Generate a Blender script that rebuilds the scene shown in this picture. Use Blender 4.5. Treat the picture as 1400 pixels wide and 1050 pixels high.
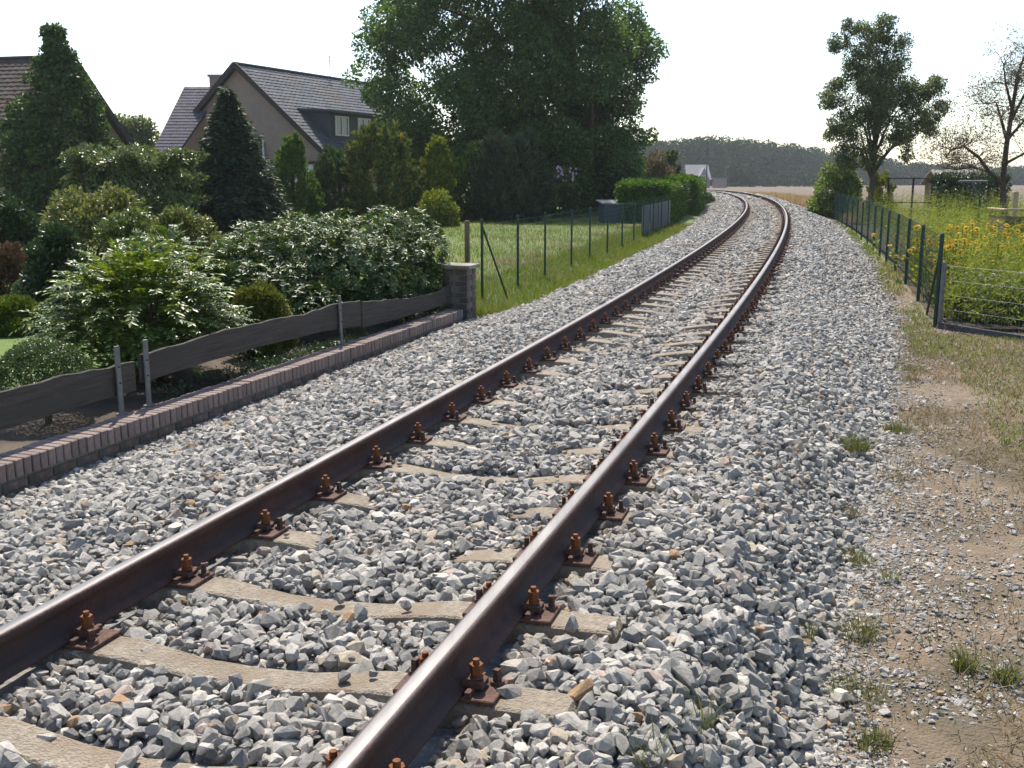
import bpy, bmesh, math, random
import numpy as np
from mathutils import Vector, Matrix

for _o in list(bpy.data.objects): bpy.data.objects.remove(_o)
RNG = np.random.default_rng(7)
random.seed(7)
SC = bpy.context.scene
COL = SC.collection

# ------------------------------------------------------------------ camera
CAM_H, CAM_TH, CAM_F = 1.5327, 0.19437, 1417.2      # height, downward pitch, focal length in 1400-px units
cam = bpy.data.objects.new('camera', bpy.data.cameras.new('camera')); COL.objects.link(cam)
cam.data.sensor_width = 36; cam.data.lens = 36 * CAM_F / 1400
cam.data.clip_start = 0.05; cam.data.clip_end = 6000
cam.location = (0, 0, CAM_H); cam.rotation_euler = (math.pi / 2 - CAM_TH, 0, 0)
SC.camera = cam
# ------------------------------------------------------------------ sky and sun
SUN_EL, SUN_AZ = math.radians(55), math.radians(-9)   # azimuth from +Y, negative = left of the view
w = bpy.data.worlds.new('World'); SC.world = w; w.use_nodes = True
nt = w.node_tree; bg = nt.nodes['Background']
sky = nt.nodes.new('ShaderNodeTexSky'); sky.sky_type = 'NISHITA'; sky.sun_disc = False
sky.sun_elevation = SUN_EL; sky.sun_rotation = SUN_AZ
sky.air_density = 1.0; sky.dust_density = 1.0; sky.ozone_density = 1.0
nt.links.new(sky.outputs[0], bg.inputs[0]); bg.inputs[1].default_value = 0.12
sl = bpy.data.lights.new('sun', 'SUN'); sl.energy = 4.5; sl.angle = math.radians(0.6); sl.color = (1, 0.93, 0.82)
sun = bpy.data.objects.new('sun', sl); COL.objects.link(sun)
SUN_DIR = Vector((math.sin(SUN_AZ) * math.cos(SUN_EL), math.cos(SUN_AZ) * math.cos(SUN_EL), math.sin(SUN_EL)))
sun.rotation_euler = SUN_DIR.to_track_quat('Z', 'Y').to_euler()
SC.view_settings.view_transform = 'Standard'; SC.view_settings.look = 'None'
SC.view_settings.exposure = 0.95; SC.view_settings.gamma = 1.0; SC.view_settings.use_curve_mapping = False
SC.cycles.use_denoising = True; SC.cycles.max_bounces = 6; SC.cycles.transparent_max_bounces = 6
SC.cycles.diffuse_bounces = 3; SC.cycles.glossy_bounces = 2; SC.cycles.transmission_bounces = 3

# ------------------------------------------------------------------ track geometry (s along the track, off to its right)
_kn = np.array([-5, 10, 25, 40, 60, 90, 150, 260.])
_kv = np.array([-0.0033972, -0.0027049, -0.0020056, -0.0021626, -0.0021428, -0.0013057, -0.0003, -0.0003])
SS = np.arange(-5, 260.01, 0.1)
_kk = np.interp(SS, _kn, _kv)
HH = np.concatenate([[0], np.cumsum((_kk[1:] + _kk[:-1]) * .05)]); HH += 0.34767 - np.interp(0, SS, HH)
_hm = (HH[1:] + HH[:-1]) / 2
XX = np.concatenate([[0], np.cumsum(np.sin(_hm) * .1)]); XX += -3.51966 - np.interp(0, SS, XX)
YY = np.concatenate([[0], np.cumsum(np.cos(_hm) * .1)]); YY += -4.18913 - np.interp(0, SS, YY)
CANT = 0.0315
def zr(s):
    s = np.clip(s, 0, 150); return 0.010362 * s - 5.8434e-5 * s * s
def xy(s, off):
    h = np.interp(s, SS, HH)
    return np.interp(s, SS, XX) + off * np.cos(h), np.interp(s, SS, YY) - off * np.sin(h)
def head(s): return float(np.interp(s, SS, HH))
def smooth(a, b, t):
    t = np.clip((t - a) / (b - a), 0, 1); return t * t * (3 - 2 * t)
def soff(x, y):
    x = np.atleast_1d(np.asarray(x, float)); y = np.atleast_1d(np.asarray(y, float))
    st = 5; so = np.zeros(len(x)); oo = np.zeros(len(x)); xs, ys, ss, hs = XX[::st], YY[::st], SS[::st], HH[::st]
    for i in range(0, len(x), 4000):
        dx = x[i:i+4000, None] - xs; dy = y[i:i+4000, None] - ys
        j = (dx * dx + dy * dy).argmin(1); r = np.arange(len(j)); h = hs[j]
        so[i:i+4000] = ss[j] + dx[r, j] * np.sin(h) + dy[r, j] * np.cos(h)
        oo[i:i+4000] = dx[r, j] * np.cos(h) - dy[r, j] * np.sin(h)
    return so, oo
def Gso(s, off): return -0.45 + 0.75 * (zr(s) - 0.08) * (1 - smooth(10, 45, np.abs(off))) - 0.0 * off
def Gxy(x, y):
    s, o = soff(x, y); return Gso(s, o)
def gz(x, y): return float(Gxy(x, y)[0])
def rp(s, off, dz=0.0):                      # a point relative to the canted rail-top plane
    x, y = xy(s, off); return Vector((float(x), float(y), float(zr(s) + off * CANT + dz)))
def at(u, v, Y):                             # the point at depth Y that the photograph shows at (u, v)
    a, b = (u - 700) / CAM_F, (v - 525) / CAM_F; c, s = math.cos(CAM_TH), math.sin(CAM_TH)
    dy, dz = c - b * s, -(s + b * c); t = Y / dy
    return Vector((a * t, Y, CAM_H + dz * t))
def fbm(x, y, seed=0):
    r = np.random.default_rng(seed); o = 0; amp = 1.0; fr = 1.0
    for k in range(5):
        a, b, c, d = r.uniform(0, 6.28, 4); t = r.uniform(0, 6.28)
        o = o + amp * np.sin(fr * (x * math.cos(t) + y * math.sin(t)) + a + 1.3 * np.sin(fr * .7 * (x * math.sin(t + 1) - y * math.cos(t + 1)) + b))
        amp *= .6; fr *= 1.9
    return o / 2.3

# ------------------------------------------------------------------ mesh helpers
def link(name, me, mats, parent=None):
    o = bpy.data.objects.new(name, me); COL.objects.link(o)
    if mats is not None:
        for m in (mats if isinstance(mats, (list, tuple)) else [mats]): me.materials.append(m)
    if parent is not None: o.parent = parent
    return o
def mesh_np(V, F, smooth_=False, mi=None, name='m'):
    V = np.asarray(V, np.float32); F = np.asarray(F, np.int32); n, k = F.shape
    me = bpy.data.meshes.new(name)
    me.vertices.add(len(V)); me.vertices.foreach_set('co', V.ravel())
    me.loops.add(n * k); me.loops.foreach_set('vertex_index', F.ravel())
    me.polygons.add(n); me.polygons.foreach_set('loop_start', np.arange(0, n * k, k, dtype=np.int32))
    if mi is not None: me.polygons.foreach_set('material_index', np.asarray(mi, np.int32))
    if smooth_: me.polygons.foreach_set('use_smooth', np.ones(n, bool))
    me.update(calc_edges=True); return me
class MB:
    """collects boxes, tubes and polygons and links them as ONE mesh object"""
    def __init__(s): s.v, s.f, s.m = [], [], []
    def add(s, V, F, m=0):
        b = len(s.v); s.v += [tuple(p) for p in V]; s.f += [tuple(i + b for i in f) for f in F]; s.m += [m] * len(F); return s
    def box(s, c, size, M=None, m=0, bev=0.0):
        x, y, z = (k / 2 for k in size); c = Vector(c)
        if bev:
            V = []
            for sx in (-1, 1):
                for sy in (-1, 1):
                    for sz in (-1, 1):
                        V += [Vector((sx * (x - bev), sy * (y - bev), sz * z)), Vector((sx * (x - bev), sy * y, sz * (z - bev))), Vector((sx * x, sy * (y - bev), sz * (z - bev)))]
            bm = bmesh.new()
            for p in V: bm.verts.new(p)
            bmesh.ops.convex_hull(bm, input=bm.verts); bmesh.ops.dissolve_limit(bm, angle_limit=.02, verts=bm.verts, edges=bm.edges)
            bm.verts.index_update(); V = [v.co.copy() for v in bm.verts]; F = [[v.index for v in f.verts] for f in bm.faces]; bm.free()
        else:
            V = [Vector((a * x, b * y, d * z)) for a in (-1, 1) for b in (-1, 1) for d in (-1, 1)]
            F = [(0, 1, 3, 2), (4, 6, 7, 5), (0, 4, 5, 1), (2, 3, 7, 6), (0, 2, 6, 4), (1, 5, 7, 3)]
        return s.add([(M @ p if M else p) + c for p in V], F, m)
    def tube(s, pts, rad, n=6, m=0, cap=True):
        pts = [Vector(p) for p in pts]; k = len(pts)
        rad = list(rad) if hasattr(rad, '__len__') else [rad] * k
        V = []; ref = None
        for i, p in enumerate(pts):
            d = (pts[min(i + 1, k - 1)] - pts[max(i - 1, 0)]); d = d.normalized() if d.length > 1e-9 else Vector((0, 0, 1))
            if ref is None: ref = d.orthogonal().normalized()
            ref = (ref - d * ref.dot(d)); ref = ref.normalized() if ref.length > 1e-6 else d.orthogonal().normalized()
            b = d.cross(ref)
            V += [p + (ref * math.cos(6.28319 * j / n) + b * math.sin(6.28319 * j / n)) * rad[i] for j in range(n)]
        F = [(i * n + j, i * n + (j + 1) % n, (i + 1) * n + (j + 1) % n, (i + 1) * n + j) for i in range(k - 1) for j in range(n)]
        if cap: F += [tuple(range(n - 1, -1, -1)), tuple((k - 1) * n + j for j in range(n))]
        return s.add(V, F, m)
    def poly(s, P, m=0): return s.add(P, [tuple(range(len(P)))], m)
    def prism(s, P, d, m=0):
        d = Vector(d); n = len(P); V = [Vector(p) for p in P] + [Vector(p) + d for p in P]
        return s.add(V, [tuple(range(n - 1, -1, -1)), tuple(range(n, 2 * n))] + [(i, (i + 1) % n, n + (i + 1) % n, n + i) for i in range(n)], m)
    def build(s, name, mats, parent=None, smooth_=False):
        me = bpy.data.meshes.new(name); me.from_pydata([tuple(p) for p in s.v], [], s.f)
        me.polygons.foreach_set('material_index', s.m)
        if smooth_: me.polygons.foreach_set('use_smooth', [True] * len(s.f))
        me.update(); return link(name, me, mats, parent)
def tag(o, label=None, cat=None, group=None, kind=None):
    if label: o['label'] = label
    if cat: o['category'] = cat
    if group: o['group'] = group
    if kind: o['kind'] = kind
    return o
def thing(name, label, cat, loc=(0, 0, 0), rz=0, group=None):
    o = bpy.data.objects.new(name, None); COL.objects.link(o); o.empty_display_size = .2
    o.location = loc; o.rotation_euler = (0, 0, rz)
    return tag(o, label, cat, group)

# ------------------------------------------------------------------ materials
def lin(c): return (c[0], c[1], c[2], 1)
def nmat(name):
    m = bpy.data.materials.new(name); m.use_nodes = True; t = m.node_tree
    return m, t, t.nodes['Principled BSDF']
def surf(name, c1, c2, scale=6, rough=.85, bump=.0, bscale=40, c3=None, s3=1.0, spec=.3, metal=0, detail=6, stretch=None, island=0.0):
    """two noise-mixed colours, an optional third in large patches, optional relief"""
    m, t, b = nmat(name); N, L = t.nodes, t.links
    tc = N.new('ShaderNodeTexCoord'); co = tc.outputs['Object']
    if stretch:
        mp = N.new('ShaderNodeMapping'); mp.inputs['Scale'].default_value = stretch; L.new(co, mp.inputs[0]); co = mp.outputs[0]
    n = N.new('ShaderNodeTexNoise'); n.inputs['Scale'].default_value = scale; n.inputs['Detail'].default_value = detail; n.inputs['Roughness'].default_value = .65
    L.new(co, n.inputs['Vector'])
    r = N.new('ShaderNodeValToRGB'); r.color_ramp.elements[0].position = .32; r.color_ramp.elements[1].position = .68
    r.color_ramp.elements[0].color = lin(c1); r.color_ramp.elements[1].color = lin(c2); L.new(n.outputs[0], r.inputs[0]); out = r.outputs[0]
    if c3:
        n3 = N.new('ShaderNodeTexNoise'); n3.inputs['Scale'].default_value = s3; n3.inputs['Detail'].default_value = 5; L.new(co, n3.inputs['Vector'])
        r3 = N.new('ShaderNodeValToRGB'); r3.color_ramp.elements[0].position = .48; r3.color_ramp.elements[1].position = .62; L.new(n3.outputs[0], r3.inputs[0])
        mx = N.new('ShaderNodeMixRGB'); L.new(r3.outputs[0], mx.inputs[0]); L.new(out, mx.inputs[1]); mx.inputs[2].default_value = lin(c3); out = mx.outputs[0]
    if island:
        g = N.new('ShaderNodeNewGeometry'); oi = N.new('ShaderNodeObjectInfo'); ad = N.new('ShaderNodeMath'); ad.operation = 'ADD'
        L.new(g.outputs['Random Per Island'], ad.inputs[0]); L.new(oi.outputs['Random'], ad.inputs[1])
        fr = N.new('ShaderNodeMath'); fr.operation = 'FRACT'; L.new(ad.outputs[0], fr.inputs[0])
        mr = N.new('ShaderNodeMapRange'); mr.inputs[3].default_value = 1 - island; mr.inputs[4].default_value = 1 + island; L.new(fr.outputs[0], mr.inputs[0])
        hs = N.new('ShaderNodeHueSaturation'); L.new(mr.outputs[0], hs.inputs['Value']); L.new(out, hs.inputs['Color']); out = hs.outputs[0]
    L.new(out, b.inputs['Base Color'])
    b.inputs['Roughness'].default_value = rough; b.inputs['Specular IOR Level'].default_value = spec; b.inputs['Metallic'].default_value = metal
    if bump:
        n2 = N.new('ShaderNodeTexNoise'); n2.inputs['Scale'].default_value = bscale; n2.inputs['Detail'].default_value = 8; L.new(co, n2.inputs['Vector'])
        bp = N.new('ShaderNodeBump'); bp.inputs['Strength'].default_value = bump; bp.inputs['Distance'].default_value = .02
        L.new(n2.outputs[0], bp.inputs['Height']); L.new(bp.outputs[0], b.inputs['Normal'])
    return m
def leafm(name, cols, trans=.3, rough=.58, spec=.18):
    """leaf colour picked per leaf from a palette, light passing through the blade"""
    m, t, b = nmat(name); N, L = t.nodes, t.links
    cols = [(c[0] * 1.12, c[1] * 1.18, c[2] * 1.02) for c in cols]
    g = N.new('ShaderNodeNewGeometry'); r = N.new('ShaderNodeValToRGB'); cr = r.color_ramp; cr.interpolation = 'LINEAR'
    while len(cr.elements) < len(cols): cr.elements.new(.5)
    for i, c in enumerate(cols): cr.elements[i].position = i / max(1, len(cols) - 1); cr.elements[i].color = lin(c)
    L.new(g.outputs['Random Per Island'], r.inputs[0]); L.new(r.outputs[0], b.inputs['Base Color'])
    b.inputs['Roughness'].default_value = rough; b.inputs['Specular IOR Level'].default_value = spec
    tr = N.new('ShaderNodeBsdfTranslucent'); hs = N.new('ShaderNodeHueSaturation'); hs.inputs['Saturation'].default_value = 1.15; hs.inputs['Value'].default_value = 1.3; hs.inputs['Hue'].default_value = .485
    L.new(r.outputs[0], hs.inputs['Color']); L.new(hs.outputs[0], tr.inputs[0])
    mx = N.new('ShaderNodeMixShader'); mx.inputs[0].default_value = trans; L.new(b.outputs[0], mx.inputs[1]); L.new(tr.outputs[0], mx.inputs[2])
    L.new(mx.outputs[0], t.nodes['Material Output'].inputs[0]); return m
def stone_mat():
    m, t, b = nmat('ballast_stone'); N, L = t.nodes, t.links
    oi = N.new('ShaderNodeObjectInfo'); r = N.new('ShaderNodeValToRGB'); cr = r.color_ramp; cr.interpolation = 'CONSTANT'
    cols = [(0, (0.224, 0.215, 0.198)), (.13, (0.370, 0.349, 0.312)), (.30, (0.280, 0.266, 0.240)), (.46, (0.471, 0.438, 0.388)), (.60, (0.347, 0.326, 0.289)), (.72, (0.584, 0.540, 0.471)), (.80, (0.415, 0.388, 0.349)), (.88, (0.269, 0.257, 0.244)), (.925, (0.449, 0.374, 0.281)), (.95, (0.449, 0.355, 0.296)), (.97, (0.382, 0.243, 0.131)), (.982, (0.167, 0.162, 0.154))]
    while len(cr.elements) < len(cols): cr.elements.new(.5)
    for e, (p, c) in zip(cr.elements, cols): e.position = p; e.color = lin(c)
    L.new(oi.outputs['Random'], r.inputs[0])
    tc = N.new('ShaderNodeTexCoord'); n = N.new('ShaderNodeTexNoise'); n.inputs['Scale'].default_value = 3.6; n.inputs['Detail'].default_value = 8; n.inputs['Roughness'].default_value = .82
    L.new(tc.outputs['Object'], n.inputs['Vector']); mr = N.new('ShaderNodeMapRange'); mr.inputs[1].default_value = .3; mr.inputs[2].default_value = .7; mr.inputs[3].default_value = .62; mr.inputs[4].default_value = 1.36
    L.new(n.outputs[0], mr.inputs[0]); hs = N.new('ShaderNodeHueSaturation'); at_ = N.new('ShaderNodeAttribute'); at_.attribute_type = 'INSTANCER'; at_.attribute_name = 'dust'; mxd = N.new('ShaderNodeMixRGB'); L.new(at_.outputs['Fac'], mxd.inputs[0]); L.new(r.outputs[0], mxd.inputs[1]); mxd.inputs[2].default_value = (.17, .125, .09, 1)
    L.new(mr.outputs[0], hs.inputs['Value']); L.new(mxd.outputs[0], hs.inputs['Color'])
    L.new(hs.outputs[0], b.inputs['Base Color']); b.inputs['Roughness'].default_value = .8; b.inputs['Specular IOR Level'].default_value = .35
    bp = N.new('ShaderNodeBump'); bp.inputs['Strength'].default_value = .5; bp.inputs['Distance'].default_value = .15; L.new(n.outputs[0], bp.inputs['Height']); L.new(bp.outputs[0], b.inputs['Normal'])
    return m
M = {}
M['stone'] = stone_mat()
M['ballast'] = surf('ballast_base', (.10, .10, .10), (.27, .27, .265), 24, .95, .9, 30, (.2, .19, .17), .8)
M['ground'] = surf('open_ground', (.10, .13, .04), (.16, .17, .07), .7, .95, .3, 8, (.2, .17, .1), .12)
M['lawn'] = surf('lawn', (.06, .10, .02), (.11, .15, .035), 5, .95, .6, 60, (.13, .125, .05), .7)
M['mown'] = surf('mown_lawn', (.075, .125, .022), (.105, .155, .034), 9, .95, .4, 90)
M['soil'] = surf('garden_soil', (.035, .026, .018), (.075, .055, .04), 14, .95, .8, 40, (.085, .064, .046), 2.5)
M['sand'] = surf('sandy_verge', (.125, .094, .063), (.215, .163, .112), 11, .95, 1.0, 70, (.105, .085, .055), 1.1)
M['field'] = surf('stubble_field', (.092, .067, .04), (.13, .096, .06), .5, .95, .5, 3, (.098, .068, .046), .05, stretch=(.25, 1, 1))
M['conc'] = surf('sleeper_concrete', (.175, .145, .11), (.32, .275, .215), 34, .92, .8, 100, (.21, .165, .12), 4, island=.1)
M['rust'] = surf('rusty_steel', (.045, .022, .016), (.095, .042, .028), 16, .75, .3, 90, (.05, .03, .026), 3)
M['nut'] = surf('orange_rust', (.10, .035, .014), (.21, .07, .02), 60, .8, .4, 200)
M['plate'] = surf('dark_rust', (.05, .028, .022), (.13, .065, .045), 40, .8, .4, 150)
def rail_side():
    return surf('rail_side', (.038, .017, .013), (.075, .033, .026), 14, .75, .25, 70, (.045, .027, .023), 2.5, spec=.35)
M['railside'] = rail_side()
M['railtop'] = surf('running_surface', (.115, .11, .11), (.185, .178, .175), 10, .5, 0, 1, metal=.6, stretch=(1, .1, 1))
M['railworn'] = surf('rail_head_edge', (.075, .055, .05), (.12, .09, .085), 12, .55, .1, 60, metal=.3)
M['brick'] = surf('red_brick', (.10, .07, .06), (.19, .14, .12), 30, .9, .6, 90, (.09, .085, .07), 5, island=.22)
M['brick_top'] = surf('weathered_top_brick', (.165, .125, .11), (.25, .195, .175), 30, .9, .5, 90, (.17, .15, .12), 5, island=.16)
M['mortar'] = surf('mortar', (.12, .11, .10), (.19, .18, .165), 30, .95, .5, 80)
M['cap'] = surf('concrete_cap', (.22, .20, .17), (.32, .30, .26), 12, .9, .5, 50, (.14, .14, .1), 4)
M['plank'] = surf('weathered_plank', (.055, .046, .04), (.12, .10, .085), 9, .88, .9, 40, (.075, .068, .052), 1.5, stretch=(.3, .3, 7))
M['bark'] = surf('bark', (.05, .034, .024), (.11, .08, .058), 6, .95, .9, 16, stretch=(1, 1, .3))
M['redbark'] = surf('reddish_bark', (.075, .038, .026), (.14, .075, .05), 6, .95, .9, 16, stretch=(1, 1, .3))
M['galv'] = surf('galvanised_steel', (.13, .13, .125), (.2, .2, .19), 14, .65, .2, 60, metal=.3)
M['green_metal'] = surf('green_coated_steel', (.012, .035, .026), (.022, .055, .04), 12, .5, 0, 1)
M['green_wire'] = surf('green_wire', (.03, .075, .055), (.05, .105, .08), 12, .5, 0, 1)
M['grey_wire'] = surf('pale_wire', (.15, .17, .165), (.22, .24, .23), 12, .5, 0, 1)
M['oldwood'] = surf('old_post_wood', (.12, .085, .055), (.2, .15, .1), 8, .9, .6, 30, stretch=(1, 1, .2))
M['palewood'] = surf('pale_wood', (.33, .25, .15), (.45, .36, .22), 8, .85, .4, 30, stretch=(1, .3, 1))
M['tile_brown'] = surf('brown_roof_tile', (.085, .055, .045), (.125, .085, .07), 3, .9, .3, 20, (.10, .08, .07), .6, spec=.1, island=.18)
M['tile_grey'] = surf('grey_roof_tile', (.10, .108, .12), (.145, .152, .165), 3, .88, .3, 20, (.135, .125, .125), .5, spec=.1, island=.15)
M['tile_violet'] = surf('violet_roof_tile', (.11, .102, .118), (.155, .14, .158), 3, .88, .3, 20, spec=.1, island=.12)
M['fascia'] = surf('dark_bargeboard', (.035, .026, .024), (.06, .045, .04), 5, .7)
M['tanbrick'] = surf('tan_brick', (.26, .19, .125), (.34, .26, .18), 14, .9, .4, 40, stretch=(1, 1, 3))
M['pinkwall'] = surf('rendered_wall', (.29, .21, .17), (.34, .25, .205), 3, .9, .2, 40)
M['white'] = surf('white_render', (.66, .66, .65), (.76, .76, .75), 3, .85, .1, 30)
M['slate'] = surf('slate_cladding', (.045, .05, .058), (.075, .08, .09), 8, .6, .2, 30)
M['glass'] = surf('window_glass', (.03, .035, .04), (.06, .07, .08), 2, .08, 0, 1, spec=.9)
M['frame'] = surf('window_frame', (.7, .7, .7), (.8, .8, .8), 4, .5)
M['bluegrey'] = surf('blue_grey_panel', (.04, .052, .066), (.06, .076, .095), 2, .6, .1, 20)
M['palegrey'] = surf('pale_lid', (.12, .135, .15), (.17, .185, .2), 3, .5)
M['farroof'] = surf('pale_far_roof', (.2, .185, .19), (.25, .235, .24), .6, .7)
M['farwall'] = surf('far_brick_wall', (.28, .2, .17), (.36, .27, .23), 1, .9)
# foliage palettes
LF = {
 'maple': leafm('maple_leaf', [(0.029, 0.058, 0.019), (0.044, 0.086, 0.024), (0.062, 0.114, 0.032), (0.085, 0.143, 0.038), (0.130, 0.169, 0.041)], .36, .5, .28),
 'fruit': leafm('orchard_leaf', [(.04, .07, .022), (.06, .10, .03), (.08, .13, .036), (.12, .14, .04), (.16, .14, .06)], .4),
 'orch': leafm('orchard_tree_leaf', [(0.036, 0.063, 0.024), (0.053, 0.087, 0.032), (0.077, 0.115, 0.041), (0.119, 0.133, 0.047), (0.168, 0.147, 0.074)], .34, .55, .25),
 'ivy': leafm('ivy_leaf', [(0.019, 0.046, 0.014), (0.033, 0.065, 0.019), (0.052, 0.091, 0.024), (0.104, 0.143, 0.030)], .25, .55, .2),
 'spruce': leafm('spruce_needle', [(0.024, 0.041, 0.024), (0.032, 0.054, 0.031), (0.043, 0.070, 0.038), (0.060, 0.084, 0.043), (0.084, 0.074, 0.050)], .12),
 'thuja': leafm('thuja_spray', [(0.031, 0.055, 0.024), (0.044, 0.075, 0.030), (0.062, 0.100, 0.034), (0.091, 0.125, 0.041)], .25),
 'lthuja': leafm('light_thuja_spray', [(0.044, 0.084, 0.020), (0.062, 0.114, 0.024), (0.094, 0.144, 0.031), (0.125, 0.168, 0.033)], .25),
 'tipped': leafm('tipped_thuja_spray', [(0.034, 0.057, 0.021), (0.052, 0.080, 0.026), (0.078, 0.110, 0.031), (0.130, 0.144, 0.035), (0.260, 0.200, 0.044)], .28),
 'gold': leafm('golden_thuja_spray', [(0.062, 0.096, 0.020), (0.100, 0.132, 0.024), (0.163, 0.180, 0.031), (0.250, 0.228, 0.039)], .28),
 'hedge': leafm('hedge_leaf', [(.03, .065, .014), (.045, .09, .018), (.065, .12, .022), (.09, .145, .028)], .3),
 'laurel': leafm('laurel_leaf', [(.045, .07, .022), (.068, .095, .03), (.10, .125, .04), (.14, .155, .06)], .3, .35, .5),
 'lilac': leafm('lilac_leaf', [(.06, .10, .03), (.085, .135, .038), (.12, .17, .05), (.17, .2, .075)], .42, .45, .35),
 'rhodo': leafm('rhododendron_leaf', [(.018, .042, .014), (.026, .056, .018), (.035, .07, .02), (.05, .09, .024), (.10, .13, .03), (.14, .16, .04)], .2, .47, .42),
 'mahonia': leafm('mahonia_leaf', [(.04, .07, .018), (.06, .10, .022), (.09, .135, .026), (.13, .17, .034), (.19, .20, .05)], .28, .42, .45),
 'olive': leafm('olive_leaf', [(.06, .08, .028), (.095, .115, .035), (.14, .15, .05), (.2, .18, .08)], .3, .42, .4),
 'darkshrub': leafm('dark_shrub_leaf', [(.016, .034, .014), (.024, .048, .018), (.032, .06, .02), (.055, .08, .03)], .18, .4, .45),
 'box': leafm('box_leaf', [(.035, .06, .018), (.05, .08, .022), (.07, .105, .028), (.10, .13, .045)], .2, .4, .4),
 'juniper': leafm('juniper_spray', [(.06, .075, .018), (.09, .105, .022), (.12, .13, .028), (.16, .15, .04)], .2),
 'lowgreen': leafm('low_shrub_leaf', [(.06, .085, .02), (.085, .12, .025), (.11, .145, .03)], .25),
 'heather': leafm('heather_sprig', [(.07, .04, .03), (.11, .06, .045), (.15, .085, .06), (.06, .06, .025)], .15),
 'russet': leafm('russet_leaf', [(.07, .055, .03), (.11, .075, .042), (.14, .10, .055), (.06, .07, .028)], .25),
 'grass': leafm('grass_blade', [(.06, .095, .018), (.085, .125, .024), (.12, .155, .03), (.18, .17, .05)], .35),
 'lush': leafm('lush_grass_blade', [(.05, .10, .018), (.075, .135, .022), (.10, .165, .028), (.13, .18, .035)], .35),
 'tuft': leafm('tuft_blade', [(.05, .065, .018), (.075, .088, .026), (.10, .11, .036), (.15, .135, .06)], .35),
 'dry': leafm('dry_grass_blade', [(.12, .085, .048), (.17, .125, .07), (.22, .165, .10), (.10, .085, .04)], .3),
 'weed': leafm('weed_leaf', [(.08, .11, .024), (.12, .155, .032), (.17, .20, .042), (.24, .23, .06)], .42),
 'forest': leafm('forest_leaf', [(0.017, 0.033, 0.014), (0.025, 0.046, 0.018), (0.036, 0.060, 0.022), (0.051, 0.070, 0.026)], .08, .8, .03),
 'stubble': leafm('stubble_stem', [(.30, .2, .12), (.38, .27, .16), (.22, .14, .09), (.14, .13, .05)], .3),
}
PETAL_Y = surf('yellow_petal', (.8, .5, .015), (.88, .66, .03), 20, .6); PETAL_C = surf('brown_flower_centre', (.25, .11, .02), (.4, .18, .03), 60, .8)
PETAL_W = surf('white_petal', (.7, .7, .62), (.82, .82, .76), 20, .6); PETAL_P = surf('pink_petal', (.5, .28, .34), (.62, .42, .46), 20, .6)

# ------------------------------------------------------------------ foliage
def unit(v): return v / np.maximum(np.linalg.norm(v, axis=1, keepdims=True), 1e-9)
def rdir(n, r=RNG): return unit(r.normal(size=(n, 3)))
def leaf_mesh(P, D, size, asp=.5, fold=.25, N=None, r=RNG, rnd=1.0):
    n = len(P); D = unit(D); Nn = rdir(n, r) if N is None else unit(N + rnd * r.normal(size=(n, 3)) * .5)
    S = unit(np.cross(D, Nn)); U = np.cross(S, D); L = np.broadcast_to(np.asarray(size, float), (n,))[:, None]
    W = L * asp * .5; mid = P + D * L * .48 + U * W * fold
    V = np.stack([P, mid + S * W, P + D * L - U * L * .08, mid - S * W], 1).reshape(-1, 3)
    b = np.arange(n)[:, None] * 4
    F = np.concatenate([b + np.array([0, 1, 2]), b + np.array([0, 2, 3])], 1).reshape(-1, 3)
    return mesh_np(V, F)
def lobe_points(lobes, n, r=RNG, lo=.55, hi=1.05, squash=.85):
    C = np.array([l[0] for l in lobes], float); R = np.array([l[1] for l in lobes], float)
    pr = R ** 2; idx = r.choice(len(R), n, p=pr / pr.sum()); d = rdir(n, r)
    rad = R[idx] * (lo + (hi - lo) * r.random(n) ** .6); P = C[idx] + d * rad[:, None] * np.array([1, 1, squash])
    return P, d
def crown_lobes(c, rad, n, r, rl=(.22, .38), lo=.35, fl=None):
    """lobes spread through an ellipsoid volume: an uneven outline with gaps"""
    out = []; c = np.array(c); rad = np.array(rad)
    while len(out) < n:
        d = rdir(1, r)[0]; k = lo + (1 - lo) * r.random() ** .5; p = d * k
        if fl and not fl(p): continue
        out.append((c + p * rad, r.uniform(*rl) * rad.mean()))
    return out
def limb_tubes(mb, base, tips, r0, r, fork=.35, n=6):
    base = Vector(base)
    for t, rt in tips:
        t = Vector(t); a = base.lerp(t, .35); a.z += (t - base).length * .10; b_ = base.lerp(t, .7)
        j = lambda k: Vector(tuple(r.normal(size=3) * k))
        L = (t - base).length
        mb.tube([base, a + j(.04 * L), b_ + j(.04 * L), t], [r0, r0 * .7, r0 * .42, r0 * .14], n, cap=False)
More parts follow.
